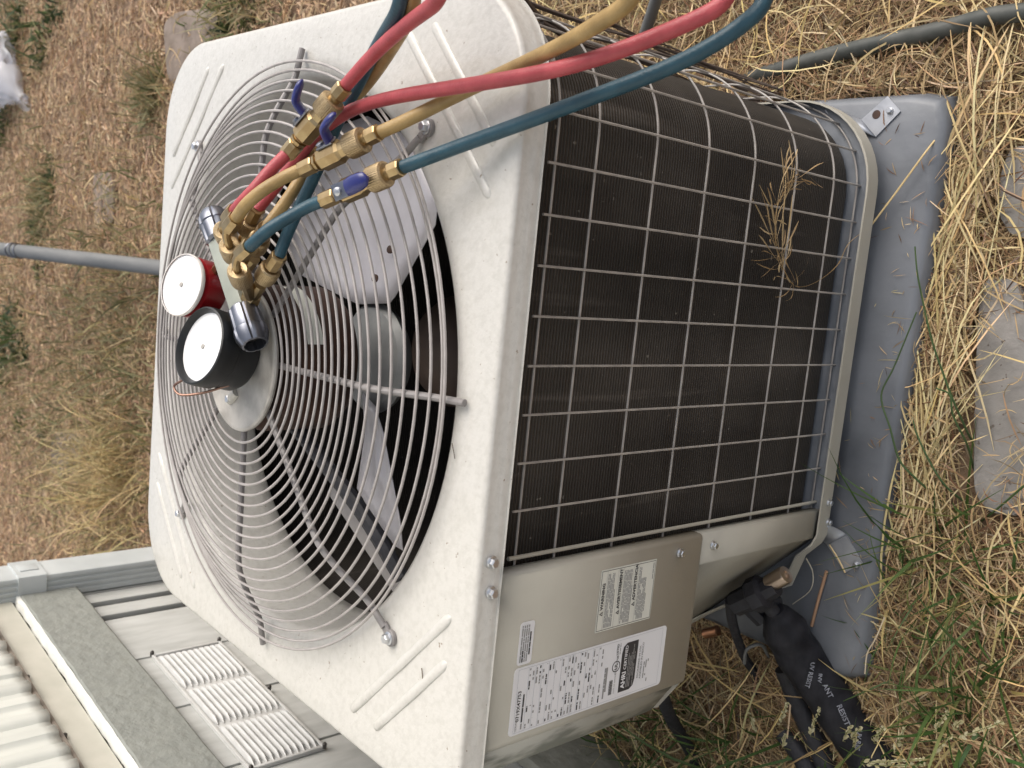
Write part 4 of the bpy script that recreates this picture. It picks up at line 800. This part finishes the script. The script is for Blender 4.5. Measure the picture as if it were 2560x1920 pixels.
# ================================================================ hoses
RH = .0068
def bridge(a, b, mids): return mids
HOSES = (
 ('red', 'red', 'thick red refrigerant hose with brass shutoff valve, blue lever raised', D_red_main, D_red_top, D_red_pig, D_val_red, [(.86, .02, .10), (1.02, .16, .02), (.98, .22, .14)], True),
 ('yel', 'yellow', 'ochre yellow refrigerant hose with brass shutoff valve, blue lever raised', D_yel_valve, D_yel_top, D_yel_pig, D_val_yel, [(.80, .10, .10), (.98, .26, .05), (.90, .24, .16)], True),
 ('blue', 'blue', 'dark teal blue refrigerant hose whose valve lever lies flat', D_blue_valve, D_blue_top, D_blue_pig, D_val_blue, [(.88, .00, .08), (1.06, .14, .0), (1.0, .24, .12)], False),
)
for cn, mname, label, A_, B_, pig, val, mids, raised in HOSES:
    root = thing('refrigerant_hose', label, 'hose', (V(val[0]) + V(val[1])) / 2 - V((0, 0, .015)), 'coloured refrigerant hoses on the grille')
    # continuous run: manifold port -> loop beyond the picture -> valve
    P = [V(p) for p in A_] + [V(m) for m in mids] + [V(p) for p in B_][::-1]
    MB().tube(smoothpath(spline(smoothpath(P, 1), 9), 60), RH, n=16).build('hose', M[mname], root, smooth=60)
    MB().tube(smoothpath(spline(pig, 8), 2), RH, n=16).build('short_hose', M[mname], root, smooth=60)
    a, b = V(val[0]), V(val[1]); d = (b - a).normalized(); L = (b - a).length
    s_ = d.cross(UPV).normalized(); u_ = s_.cross(d).normalized()
    ferrule(MB(), a, d, L * .185, .0093).build('ferrule', M['brass'], root, smooth=20); ferrule(MB(), a + d * L * .865, d, L * .135, .0093).build('ferrule', M['brass'], root, smooth=20)
    mb = MB(); mb.lathe(a + d * L * .185, d, [(0, .0068), (L * .02, .0068), (L * .025, .0095), (L * .055, .0098), (L * .06, .0075), (L * .075, .0075), (L * .085, .0105), (L * .11, .0128), (L * .34, .0128), (L * .37, .0105), (L * .44, .0100)], n=8, ang0=.39); mb.build('valve_body', M['brass'], root, smooth=18)
    mb = MB(); nut(mb, a + d * L * .62, d, L * .205, .0135); mb.build('knurled_nut', M['brassk'], root, smooth=15)
    mb = MB(); mb.lathe(a + d * L * .82, d, [(0, .0070), (L * .05, .0070)], n=14); mb.build('hose_neck', M['brass'], root)
    # lever
    c = a + d * L * .40
    if raised:
        hb = c + (u_ * .75 - s_ * .66).normalized() * .0135; w1 = (u_ * .75 - s_ * .66).normalized(); tn = d.cross(w1)
        mb = MB(); mb.box(hb + d * .004, (.011, .0062, .0012), (d, tn, w1), .0005); mb.lathe(hb - d * .003, w1, [(0, .0045), (.0035, .0045), (.0045, .002)], n=12); lv = mb.build('lever_plate', M['chrome'], root)
        q = [hb + d * .010 + w1 * .001, hb + d * .0115 + w1 * .008, hb + d * .0145 + w1 * .0145, hb + d * .024 + w1 * .019, hb + d * .037 + w1 * .0225]
        vs_ = []; fs_ = []; Q = spline(q, 4); m_ = len(Q)
        for i, p in enumerate(Q):
            tg = (Q[min(i + 1, m_ - 1)] - Q[max(i - 1, 0)]).normalized(); nn = tg.cross(tn).normalized(); e = math.sqrt(max(.05, 1 - max(0, (i - (m_ - 4)) / 3.2) ** 2)) if i > m_ - 5 else 1
            for k in range(12):
                an = 2 * math.pi * k / 12; vs_.append(p + tn * (.0075 * e * math.cos(an)) + nn * (.0043 * e * math.sin(an)))
        fs_ = [(i * 12 + k, i * 12 + (k + 1) % 12, i * 12 + 12 + (k + 1) % 12, i * 12 + 12 + k) for i in range(m_ - 1) for k in range(12)] + [tuple(range(12))[::-1], tuple((m_ - 1) * 12 + k for k in range(12))]
        MB().add(vs_, fs_).build('lever', M['handle'], root, smooth=50)
    else:
        w1 = V((-.05, -.62, .78)); w1 = (w1 - d * w1.dot(d)).normalized(); tn = d.cross(w1); hb = c + w1 * .0138 - d * .008
        mb = MB(); mb.box(hb + d * .004, (.0115, .0085, .0012), (d, tn, w1), .0006); mb.build('lever_plate', M['chrome'], root)
        mb = MB(); mb.lathe(hb + w1 * .001, w1, [(0, .0048), (.0022, .0045), (.0032, .0028), (.0033, .0005)], n=16); mb.build('screw', M['bolt'], root)
        mb = MB(); mb.box(hb + w1 * .0032, (.0030, .0006, .0004), (d, tn, w1)); mb.box(hb + w1 * .0033, (.0006, .0030, .0004), (d, tn, w1)); mb.build('screw_cross', M['screw_dark'], root)
        vs_ = []; fs_ = []; Q = [hb + d * .012 + w1 * .0005, hb + d * .018 + w1 * .002, hb + d * .026 + w1 * .0045, hb + d * .036 + w1 * .005, hb + d * .042 + w1 * .005, hb + d * .0455 + w1 * .005]; E_ = [.95, 1.05, 1.05, 1, .8, .25]
        for p, e in zip(Q, E_):
            for k in range(14):
                an = 2 * math.pi * k / 14; vs_.append(p + tn * (.0088 * e * math.cos(an)) + w1 * (.0042 * e ** .5 * math.sin(an)))
        fs_ = [(i * 14 + k, i * 14 + (k + 1) % 14, i * 14 + 14 + (k + 1) % 14, i * 14 + 14 + k) for i in range(5) for k in range(14)] + [tuple(range(14))[::-1], tuple(70 + k for k in range(14))]
        MB().add(vs_, fs_).build('lever', M['handle'], root, smooth=50)
    # fittings at the manifold: parked end above, port below
    base = V(globals()['D_base_' + cn]); ring_ = V(globals()['D_park_' + cn]); port = V(globals()['D_port_' + cn]); pf = V(globals()['D_portf_' + cn])
    t = (base - A0).dot(ax); bb = A0 + ax * t + pr * .014
    dp = (ring_ - base).normalized(); Lp = (ring_ - base).length
    mb = MB(); mb.lathe(bb - pr * .006, pr, [(0, .012), (.010, .0115), (.016, .009)], n=6); mb.lathe(bb + pr * .004, (ring_ - bb), [(0, .0085), ((ring_ - bb).length * .55, .0075)], n=10); d2 = (port - bb); mb.lathe(bb + pr * .004, d2, [(0, .0085), (d2.length * .6, .0075)], n=10); mb.build('port_tee', M['brass'], root, smooth=25)
    dpk = (ring_ - bb).normalized(); Lk = .028
    mb = MB(); nut(mb, ring_ - dpk * Lk, dpk, Lk - .002, .0125); mb.lathe(ring_ - dpk * .003, dpk, [(0, .0118), (.002, .0118), (.003, .0105), (.0025, .0065), (-.004, .006)], n=28, cap1=False); mb.build('parking_nut', M['brassk'], root, smooth=15)
    e0 = V(pig[0]); ed = (V(pig[0]) - V(pig[1])).normalized()
    mb = MB(); ferrule(mb, e0 - ed * .004, ed, .024, .0095); mb.build('ferrule', M['brass'], root, smooth=20)
    e1 = e0 + ed * .020
    MB().tube(spline([e1, e1 + ed * .006, (e1 + ed * .010 + ring_) / 2 + dpk * .004, ring_ + dpk * .002, ring_ - dpk * .012], 5), .0048, n=10).build('bent_stem', M['brass'], root)
    dn = (pf - port).normalized()
    h0 = V((A_ if cn == 'red' else B_)[0])
    dn = (h0 - bb).normalized(); Lt = (h0 - bb).length
    mb = MB(); nut(mb, h0 - dn * .046, dn, .024, .0125); mb.build('port_nut', M['brassk'], root, smooth=15)
    mb = MB(); mb.lathe(h0 - dn * .024, dn, [(0, .0065), (.004, .0065)], n=12); ferrule(mb, h0 - dn * .020, dn, .024, .0093); mb.build('port_ferrule', M['brass'], root, smooth=20)

# ================================================================ pipes and lines at the unit
wp = smoothpath(spline(D_wrap, 10), 2); n = len(wp)
rad = []
for i in range(n):
    s_ = i / (n - 1); r_ = .016 + .0180 * min(1, s_ / .16); r_ *= 1 + (.020 * math.sin(s_ * 23) + .018 * math.sin(s_ * 41 + 1)) * (s_ > .1); rad.append(r_ * (.82 if s_ < .03 else 1))
wl_ = MB().tube(wp, rad, n=20).build('insulated_pipe', M['tape'], smooth=60); tag(wl_, 'thick pipe wrapped in black printed tape running from the valve into the grass', 'pipe')
camo = V((0.3096, -0.6923, 0.661))
tx = MB()
for f_, s_, size in ((.36, 'UV RESIST', .009), (.50, 'ANT', .0105), (.44, 'INV', .008), (.62, 'RESIST', .011), (.78, 'UV RES', .009)):
    i = int(f_ * (n - 1)); p = wp[i]; tg = (wp[i + 1] - wp[i - 1]).normalized(); vw = (camo - p).normalized(); nn = (vw - tg * vw.dot(tg)).normalized()
    rgt = nn.cross(tg).normalized(); lx = (tg * .72 + rgt * -.70).normalized()
    if f_ in (.50, .62): lx = (tg * .6 + V((.75, -.2, 0)) * -.2).normalized()
    ly = nn.cross(lx).normalized(); o_ = p + nn * (rad[i] * 1.07 + .001)
    t_ = MB(); text(t_, s_, size, o_ - lx * .012, lx, ly, bold=.0002)
    # wrap the lettering onto the pipe
    for q in t_.v:
        r_ = q - p; a_ = r_.dot(rgt); h_ = math.sqrt(max(0, (rad[i] * 1.09) ** 2 - a_ * a_)); q2 = p + tg * r_.dot(tg) + rgt * a_ + nn * h_; tx.v.append(q2)
    off = len(tx.v) - len(t_.v); tx.f += [tuple(k + off for k in f2) for f2 in t_.f]
tx.build('tape_print', M['inkt'], wl_, smooth=0)
tag(MB().tube(spline(D_line2, 6), .017, n=14).build('foam_pipe', M['foam'], smooth=60), 'black foam covered pipe lying beneath the thick taped pipe', 'pipe')
tag(MB().tube(spline(D_line3, 6), .016, n=14).build('foam_pipe', M['foam'], smooth=60), 'short dark pipe end showing in the green grass left of the taped pipe', 'pipe')
tag(MB().tube(spline(D_conduitL, 6), .0108, n=14).build('electrical_conduit', M['foam'], smooth=60), 'dark flexible conduit dropping from the labelled panel into the grass', 'conduit')
tag(MB().tube(spline(D_drainhose, 8), [.0125] * 57, n=12).build('drain_hose', M['drain'], smooth=60), 'faded grey green hose lying in the straw beyond the zinc bracket corner', 'hose')
tag(MB().tube(spline([D_stub[0], V(D_stub[0]).lerp(V(D_stub[1]), .5), D_stub[1]], 4), .0105, n=12).build('grey_pipe', M['galv'], smooth=60), 'short grey pipe end standing in straw above the red hose', 'pipe')
lp = [V(p) for p in D_leand]; dl = (lp[1] - lp[0]); lp = [lp[0] - dl * .18, lp[0], lp[1], lp[1] + dl * .4]
lean = MB().tube(lp, .0275, n=18).build('fence_pole', M['galv'], smooth=60); tag(lean, 'weathered grey metal pole leaning over the brown ground behind the red gauge', 'pole')
for k in range(3):
    c = lp[1].lerp(lp[2], .855 + k * .022); d = dl.normalized(); u_ = d.orthogonal().normalized(); w_ = d.cross(u_)
    MB().tube([c + (u_ * math.cos(a) + w_ * math.sin(a)) * .0295 + d * (.012 * math.sin(a + k)) for a in np.linspace(0, 2 * math.pi, 24, endpoint=False)], .0022, n=6, closed=True).build('tie_wire', M['chrome'], lean)

# ================================================================ vines beside the coil
vn = thing('dead_vine', 'bundle of dry dark vine stems hanging against the side of the coil', 'vine', (.61, .21, -.685))
for i, L in enumerate(D_vines):
    P = [V(p) for p in L]; P = [p for p in P if p.z > -.68] ; P = [V((p.x, p.y, p.z)) for p in P]; P.append(V((P[-1].x + .01, P[-1].y + .01, -.69)))
    MB().tube(spline(P, 7), [.0034 - .0012 * (i % 2)] * ((len(P) - 1) * 7 + 1), n=7).build('stem', M['vine'], vn)
    for k in range(2):
        q = [p + V((.005 * math.sin(j * 2 + k + i), .012 * math.sin(j * 1.7 + k * 2 + i * .7), 0)) for j, p in enumerate(P)]
        MB().tube(spline(q, 7), .0013, n=6).build('stem', M['vine'], vn)

# ================================================================ stones and bare earth
def slab(name, pts, m, label, cat, z, th=.03, rough_=.004):
    P = [V(p) for p in pts]; c = sum(P, V()) / len(P); Q = []
    n = len(P)
    for i in range(n):
        for k in range(6):
            q = P[i].lerp(P[(i + 1) % n], k / 6); q = c + (q - c) * (1 + .012 * vnoise(q.x * 23, q.y * 23, 2)); Q.append(q)
    for _ in range(2): Q = [(Q[i - 1] + Q[i] * 2 + Q[(i + 1) % len(Q)]) / 4 for i in range(len(Q))]
    n = len(Q); vs_ = []; 
    for f, dz in ((1.0, -th), (1.0, -.006), (.985, -.001), (.96, 0), (.6, .001), (.2, 0)):
        for q in Q: vs_.append((c.x + (q.x - c.x) * f, c.y + (q.y - c.y) * f, z + dz + (rough_ * .3 * vnoise(q.x * 15 * f, q.y * 15 * f, 1) if f < .97 else 0)))
    fs_ = [(i * n + k, i * n + (k + 1) % n, (i + 1) * n + (k + 1) % n, (i + 1) * n + k) for i in range(5) for k in range(n)] + [tuple(5 * n + k for k in range(n))]
    return tag(MB().add(vs_, fs_).build(name, m, smooth=40), label, cat)
slab('paving_stone', D_stoneR, M['stone'], 'larger rough concrete stepping stone in straw beside the pad front', 'stone', -.664)
slab('paving_stone', D_stoneR2, M['stone'], 'smaller concrete stone half covered in straw near the zinc bracket', 'stone', -.666)
slab('paving_stone', D_stoneB, M['dirt'], 'flat grey brown stone on the ground behind the cover corner', 'stone', -.672)
slab('paving_stone', D_patchC, M['dirt'], 'small dull grey stone showing through leaf litter far behind the grille', 'stone', -.678)
slab('paving_stone', D_patchB, M['dirt'], 'dull flat stone beside the tall yellow grass near the downspout', 'stone', -.678)

# ================================================================ clear bag
mb = MB(); vs_ = []; fs_ = []; NB, MBr = 40, 26; bc = V((1.02, 4.86, -.68))
for i in range(MBr):
    v = i / (MBr - 1)
    for k in range(NB):
        a = 2 * math.pi * k / NB; r_ = math.sin(math.pi * min(.999, v * .98 + .01)) ** .6
        neck = 1 if math.cos(a + 2.0) < .6 else 1
        x = .20 * r_ * math.cos(a) * (1 + .22 * vnoise(a * 3, v * 5, 2)); y_ = .24 * r_ * math.sin(a) * (1 + .22 * vnoise(a * 4, v * 6, 5)); z = .16 * (1 - math.cos(math.pi * v)) / 2 * (1 + .25 * vnoise(a * 5, v * 7, 1))
        vs_.append(bc + V((x - .05 * v, y_, z)) + V((.012, .012, .012)) * vnoise(a * 17, v * 23, 3))
fs_ = [(i * NB + k, i * NB + (k + 1) % NB, (i + 1) * NB + (k + 1) % NB, (i + 1) * NB + k) for i in range(MBr - 1) for k in range(NB)]
mb.add(vs_, fs_); P0 = V((.84, 4.50, -.66))
for k in range(8):      # gathered neck of the bag
    a = 2 * math.pi * k / 8
for i, (s_, r_) in enumerate(((0, .13), (.35, .09), (.7, .045), (.9, .02), (1.05, .045), (1.2, .03))): pass
N2 = 20; o = len(mb.v); D0 = V((.93, 4.66, -.61)); 
for s_, r_ in ((0, .12), (.3, .10), (.6, .055), (.85, .025), (1.0, .03), (1.15, .05)):
    c = D0.lerp(P0, s_)
    for k in range(N2): a = 2 * math.pi * k / N2; rr_ = r_ * (1 + .3 * vnoise(a * 5, s_ * 4, 2)); mb.v.append(c + V((math.cos(a) * rr_ * .8, -math.cos(a) * rr_ * .4, math.sin(a) * rr_ * .7)))
mb.f += [(o + i * N2 + k, o + i * N2 + (k + 1) % N2, o + (i + 1) * N2 + (k + 1) % N2, o + (i + 1) * N2 + k) for i in range(5) for k in range(N2)]
tag(mb.build('plastic_bag', M['bag'], smooth=80), 'crumpled clear plastic bag on the far ground beside weeds', 'bag')

# ================================================================ straw and leaf litter (uncountable)
def keep_near(P):
    x, y_ = P[:, 0], P[:, 1]
    k = ~((x > -.255) & (x < .583) & (y_ > -.092) & (y_ < .84))
    wt_ = (y_ - .4) * math.cos(HA) + (x + .62) * math.sin(HA); wo_ = (x + .62) * math.cos(HA) - (y_ - .4) * math.sin(HA)
    k &= ~((wo_ < .01) & (wt_ < 1.2))
    return P[k]
def region(n, x0, x1, y0, y1, z=-.683): return np.stack([rng.uniform(x0, x1, n), rng.uniform(y0, y1, n), np.full(n, z)], 1)
STR = [(.50, .37, .205), (.42, .30, .16), (.33, .22, .12), (.58, .47, .29), (.21, .115, .06), (.25, .19, .125), (.13, .075, .045)]
def on_stone(P):
    m_ = np.zeros(len(P), bool)
    for S_ in (D_stoneR, D_stoneR2):
        a = np.array(S_); c = a.mean(0); m_ |= ((np.abs(P[:, 0] - c[0]) < (a[:, 0].max() - a[:, 0].min()) * .46) & (np.abs(P[:, 1] - c[1]) < (a[:, 1].max() - a[:, 1].min()) * .46))
    return m_
P = keep_near(region(138000, -.75, 1.15, -.42, 1.05)); P = P[~(on_stone(P) & (rng.random(len(P)) > .03))]
n = len(P); P[:, 2] = -.684 + np.where(on_stone(P), .022, 0)
pts, W = lying(P, rng.gamma(2.2, .014, n) + .012, rng.uniform(.0004, .0011, n), 5, .42, .016, .11)
ribbons('dry_straw', pts, W, palette(n, STR, (3.5, 4, 3, 2, 2.2, 1.5, 1.6)), M['straw'], kind='stuff')
P = keep_near(region(1500, -.7, 1.1, -.40, .9)); P = P[~(on_stone(P) & (rng.random(len(P)) > .05))]; n = len(P); P[:, 2] = -.668
pts, W = lying(P, rng.gamma(3, .024, n) + .035, rng.uniform(.0006, .0016, n), 6, .45, .022, .12)
ribbons('long_straw', pts, W, palette(n, [(.68, .54, .28), (.60, .44, .20), (.46, .31, .16)], (3, 3, 1)), M['straw'], kind='stuff')
n = 1900; P = keep_near(region(n, -.7, 1.1, -.40, .95)); P = P[~(on_stone(P) & (rng.random(len(P)) > .03))]; n = len(P); P[:, 2] = -.671
pts, W = lying(P, rng.gamma(3, .016, n) + .02, rng.uniform(.0008, .0016, n), 5, .3, .012, .10)
ribbons('straw_blades', pts, W, palette(n, [(.70, .58, .36), (.62, .48, .27), (.52, .38, .20), (.36, .22, .13)], (3, 3, 2, 1)), M['straw'], kind='stuff')
n = 260; P = np.stack([rng.uniform(-.05, .62, n), -.108 - np.abs(rng.normal(0, .016, n)), np.full(n, -.668)], 1)
pts, W = lying(P, rng.uniform(.08, .26, n), rng.uniform(.0006, .0015, n), 6, .18, .014, .02)
c_ = pts.mean(1, keepdims=True); d_ = pts - c_; an_ = np.arctan2(d_[:, -1, 1] - d_[:, 0, 1], d_[:, -1, 0] - d_[:, 0, 0]); rt = rng.normal(.03, .34, n) - an_
pts = np.stack([c_[:, :, 0] + d_[:, :, 0] * np.cos(rt)[:, None] - d_[:, :, 1] * np.sin(rt)[:, None], c_[:, :, 1] + d_[:, :, 0] * np.sin(rt)[:, None] + d_[:, :, 1] * np.cos(rt)[:, None], pts[:, :, 2]], 2)
ribbons('laid_straw', pts, W, palette(n, [(.70, .58, .34), (.62, .48, .26), (.50, .37, .19)], (3, 3, 1.5)), M['straw'], kind='stuff')
n = 120; P = np.stack([rng.uniform(-.24, .56, n), -.05 - .03 * rng.random(n) ** 1.6 + .05 * (rng.random(n) < .25), np.full(n, -.6295)], 1)
pts, W = lying(P, rng.gamma(2, .006, n) + .005, rng.uniform(.0003, .0007, n), 4, .12, .002, .03)
ribbons('straw_scraps', pts, W, palette(n, STR, (3.5, 4, 3, 2, 2.2, 1.5, 1.6)), M['straw'], kind='stuff')
# heap along the pad front and at the left corner
P = np.concatenate([np.stack([rng.uniform(-.30, .62, 2600), -.100 - np.abs(rng.normal(0, .022, 2600)), np.full(2600, -.668)], 1), np.stack([rng.normal(-.30, .05, 1400), rng.normal(.0, .07, 1400), np.full(1400, -.675)], 1), np.stack([.607 + np.abs(rng.normal(0, .03, 1800)), rng.uniform(-.1, .6, 1800), np.full(1800, -.672)], 1)])
P = keep_near(P); n = len(P)
pts, W = lying(P, rng.gamma(2.2, .014, n) + .012, rng.uniform(.0004, .0011, n), 5, .42, .018, .11)
ribbons('straw_drift', pts, W, palette(n, STR, (3.5, 4, 3, 2, 2.2, 1.5, 1.6)), M['straw'], kind='stuff')
LIT = [(.56, .385, .235), (.50, .335, .20), (.62, .455, .295), (.42, .27, .16), (.24, .145, .085), (.46, .35, .215)]
def far(n):
    y_ = .95 + 5.2 * rng.random(n) ** 1.05; x = rng.uniform(-1.9, 1.7, n); return keep_near(np.stack([x, y_, np.full(n, -.686)], 1))
P = far(130000); n = len(P); pts, W = lying(P, rng.gamma(2, .014, n) + .010, rng.uniform(.0011, .0032, n), 4, .8, .006, .10)
ribbons('leaf_litter', pts, W, palette(n, LIT, (4, 4, 3.5, 1.6, .9, 1.5), .12), M['straw'], kind='stuff', roll=rng.uniform(-1.3, 1.3, n))
P = far(3000); n = len(P); pts, W = lying(P, rng.gamma(3, .028, n) + .03, rng.uniform(.0010, .0020, n), 6, .6, .012, .06)
ribbons('dry_stalks', pts, W, palette(n, [(.62, .46, .27), (.50, .36, .18), (.42, .29, .16)], (3, 3, 2)), M['straw'], kind='stuff')
# thin low green and olive growth patches far back
cl = [(1.15, 5.0, .35), (-.42, 4.85, .30), (.35, 4.2, .10), (.78, 2.9, .06), (-.25, 3.4, .45), (-.5, 3.0, .5), (-.35, 2.5, .4), (.0, 3.2, .3), (-.75, 3.9, .35), (1.05, 2.2, .12)]
P = np.concatenate([np.stack([rng.normal(x, s_, int(1900 * (s_ + .15))), rng.normal(y_, s_ * 1.2, int(1900 * (s_ + .15))), np.full(int(1900 * (s_ + .15)), -.686)], 1) for x, y_, s_ in cl]); P = keep_near(P); P = P[P[:, 1] > .95]; n = len(P)
pts, W = upright(P, rng.gamma(3, .022, n) + .02, rng.uniform(.0015, .004, n), 5, .7, 1.2)
ribbons('low_grass', pts, W, palette(n, [(.22, .21, .10), (.31, .27, .14), (.46, .35, .19), (.14, .155, .07)], (3, 3, 2.5, 1.2)), M['leaf'], kind='stuff')

# ================================================================ weeds far back, each a plant
WLAB = ['leafy weed at the far ground edge below the clear bag', 'olive weed left of the clear bag', 'small pale weed in front of the clear bag', 'dark low weed next to the neck of the clear bag',
 'dark green grassy weed by the far end of the pole', 'taller dark weed patch at the ground edge between pole and downspout', 'short bent weed beside the dark weed patch', 'small round weed on the brown litter right of the pole tip',
 'tiny twin weed close to the small round weed', 'single green sprig nearest the cover edge on brown litter', 'small weed just above the leaning pole', 'low weed touching the leaning pole', 'green tuft by the flat grey brown stone',
 'tiny leafy sprout near the unit corner stone', 'small dark sprig near the hanging hook side of the unit', 'weak olive weed between the dark patches', 'thin weed at the left ground edge below the pole', 'dry olive weed by the dull flat stone']
for i, (x, y_, z, s_) in enumerate(D_weeds):
    n = int(40 + 260 * s_); P = np.stack([x + s_ * .35 * np.clip(rng.normal(0, 1, n), -1.6, 1.6), y_ + s_ * .4 * np.clip(rng.normal(0, 1, n), -1.6, 1.6), np.full(n, -.686)], 1)
    pts, W = upright(P, rng.gamma(4, s_ * .05, n) + s_ * .1, rng.uniform(.003, .008, n) * (.6 + s_ * 2), 4, .8, 1.5)
    ob = ribbons('weed_plant', pts, W * 1.3, palette(n, [(.055, .08, .03), (.09, .12, .045), (.16, .17, .07), (.03, .045, .02)], (3, 3, 1.5, 1.5)), M['leaf'])
    tag(ob, WLAB[i], 'weed', 'weeds on the brown ground')
PP = []
for i, (x, y_, z) in enumerate(D_dryt): PP.append(np.stack([rng.normal(x, .11, 65), rng.normal(y_, .12, 65), np.full(65, -.686)], 1))
P = np.concatenate(PP); n = len(P)
pts, W = upright(P, rng.gamma(5, .035, n) + .06, rng.uniform(.0012, .0026, n), 7, .35, 1.9)
ribbons('yellow_dry_grass', pts, W, palette(n, [(.62, .48, .25), (.54, .41, .20), (.42, .33, .16), (.36, .32, .14)], (3, 3, 2, 1)), M['straw'], kind='stuff')
# ================================================================ green grass near the taped pipe
TLAB = ['green grass tuft near the dark conduit', 'green grass blades by the conduit and the taped pipe', 'low green tuft left of the taped pipe end', 'sparse green tuft under the labelled panel corner', 'green tuft where the taped pipe enters the grass',
 'fine green grass right of the taped pipe', 'green straw mixed tuft with pale seed heads near the pipe', 'outermost green tuft at the straw edge', 'green tuft in front of the pad corner', 'green tuft between the stepping stone and the pad', 'thin green tuft at the picture corner', 'green tuft at the foot of the panel corner',
 'lone blades at the base of the skirting', 'green tuft tangled in straw below the pad corner', 'green tuft beside the large stepping stone', 'green blades beneath the panel and conduit']
for i, (x, y_, z) in enumerate(D_tufts):
    n = 27; P = np.stack([rng.normal(x, .028, n), rng.normal(y_, .028, n), np.full(n, -.684)], 1); P = keep_near(P); n = len(P)
    if n < 3: continue
    pts, W = upright(P, rng.gamma(5, .018, n) + .04, rng.uniform(.0011, .0032, n), 7, .55, 1.4)
    tag(ribbons('grass_tuft', pts, W, palette(n, [(.06, .115, .03), (.09, .15, .045), (.20, .21, .075), (.45, .36, .16)], (3, 3, 1, 1.4)), M['leaf']), TLAB[i], 'grass', 'green grass tufts around the pipes')
SL = 'thin grass stalk with a pale feathery seed head near the pipes'
for i, (a, b) in enumerate(D_seeds):
    a, b = V(a), V(b); d = (b - a); L = d.length; dn = d.normalized(); q0 = V((a.x - dn.x * .05, a.y - dn.y * .05, -.684)); Q = spline([q0, a.lerp(q0, .35), a, b], 5)
    st = [[list(p) for p in (Q[0], Q[3], Q[6], Q[9], Q[12], Q[15])]]; pts = [np.array(st[0])]; Wd = [np.array([.0007] * 6)]; ti = [(.26, .27, .11)]
    for k in range(16):
        f = k / 16; p = a.lerp(b, f); s_ = V((rng.normal(), rng.normal(), rng.normal() + .3)).normalized(); e = p + (dn * .9 + s_ * .55).normalized() * (.010 * (1 - .5 * f))
        pts.append(np.array([list(p.lerp(e, t)) for t in np.linspace(0, 1, 6)])); Wd.append(np.array([.0005, .0020, .0026, .0023, .0014, .0003])); ti.append((.68, .63, .42) if k % 3 else (.52, .48, .28))
    o_ = ribbons('seed_stalk', np.array(pts), np.array(Wd), np.array(ti), M['leaf']); tag(o_, SL, 'grass', 'grass stalks with pale seed heads')
GL = ['long green grass stem rising past the stepping stone with a flowering tip', 'short green side stem beside the stepping stone', 'kinked green stem bent over the pad face', 'thin green stem across the straw by the pad', 'dark green blade lying at the large stepping stone corner']
for L, lab in zip(D_gst, GL): tag(MB().tube(spline(L, 6), [.0017 - .0007 * k / ((len(L) - 1) * 6) for k in range((len(L) - 1) * 6 + 1)], n=6).build('wild_grass', mat('green stem', (.045, .085, .025), rough=.5)), lab, 'grass')
# dry sprig caught in the guard
P = [V(p) for p in D_sprig]; Q = spline(P, 5)
pts = []; Wd = []; ti = []
for i in range(0, len(Q) - 6, 3): pts.append(np.array([list(q) for q in Q[i:i + 6]])); Wd.append(np.full(6, .0006)); ti.append((.40, .27, .13))
for k in range(60):
    i = int(len(Q) * (.35 + .62 * rng.random())); p = Q[min(i, len(Q) - 2)]; d = (Q[min(i + 1, len(Q) - 1)] - p).normalized(); s_ = V((rng.normal(), rng.normal() * .25, rng.normal())).normalized()
    e = p + (d * .8 + s_ * .8) * rng.uniform(.02, .062); pts.append(np.array([list(p.lerp(e, t) + V((.006 * math.sin(t * 3 + k), 0, .009 * math.sin(t * 3) * math.cos(k)))) for t in np.linspace(0, 1, 6)])); Wd.append(np.array([.00025, .0003, .0004, .0010, .0010, .0003])); ti.append((.46, .34, .19) if k % 2 else (.36, .245, .13))
tag(ribbons('dry_sprig', np.array(pts), np.array(Wd), np.array(ti), M['straw']), 'dry brown feathery grass sprig caught in the coil guard', 'grass')
for L in D_straw_long: tag(MB().tube(spline(L, 8), .0013, n=6).build('straw_stalk', mat('golden straw', (.60, .45, .22), rough=.5)), 'long golden straw leaning from the straw onto the pan rim', 'straw')
STK = [('brown dry stem lying on the pad beside the taped pipe', (.34, .20, .12), .0024), ('pale straw lying across the bracket plate by the valve', (.62, .46, .24), .0012), ('thin pale curved twig on the pad near the brass valve cap', (.55, .50, .40), .0008),
 ('bent pale grass stem at the near pad corner', (.60, .50, .36), .0010), ('tiny dark twig on the cream cover beside the grille opening', (.10, .08, .06), .0005), ('tiny twig between the two ribs near the labelled panel', (.14, .11, .08), .0006), None]
for L, s3 in zip(D_sticks, STK):
    if s3: lab, c3, r3 = s3; tag(MB().tube(spline(L, 6), r3, n=6).build('dry_twig', mat('dry twig', c3, rough=.7)), lab, 'twig')
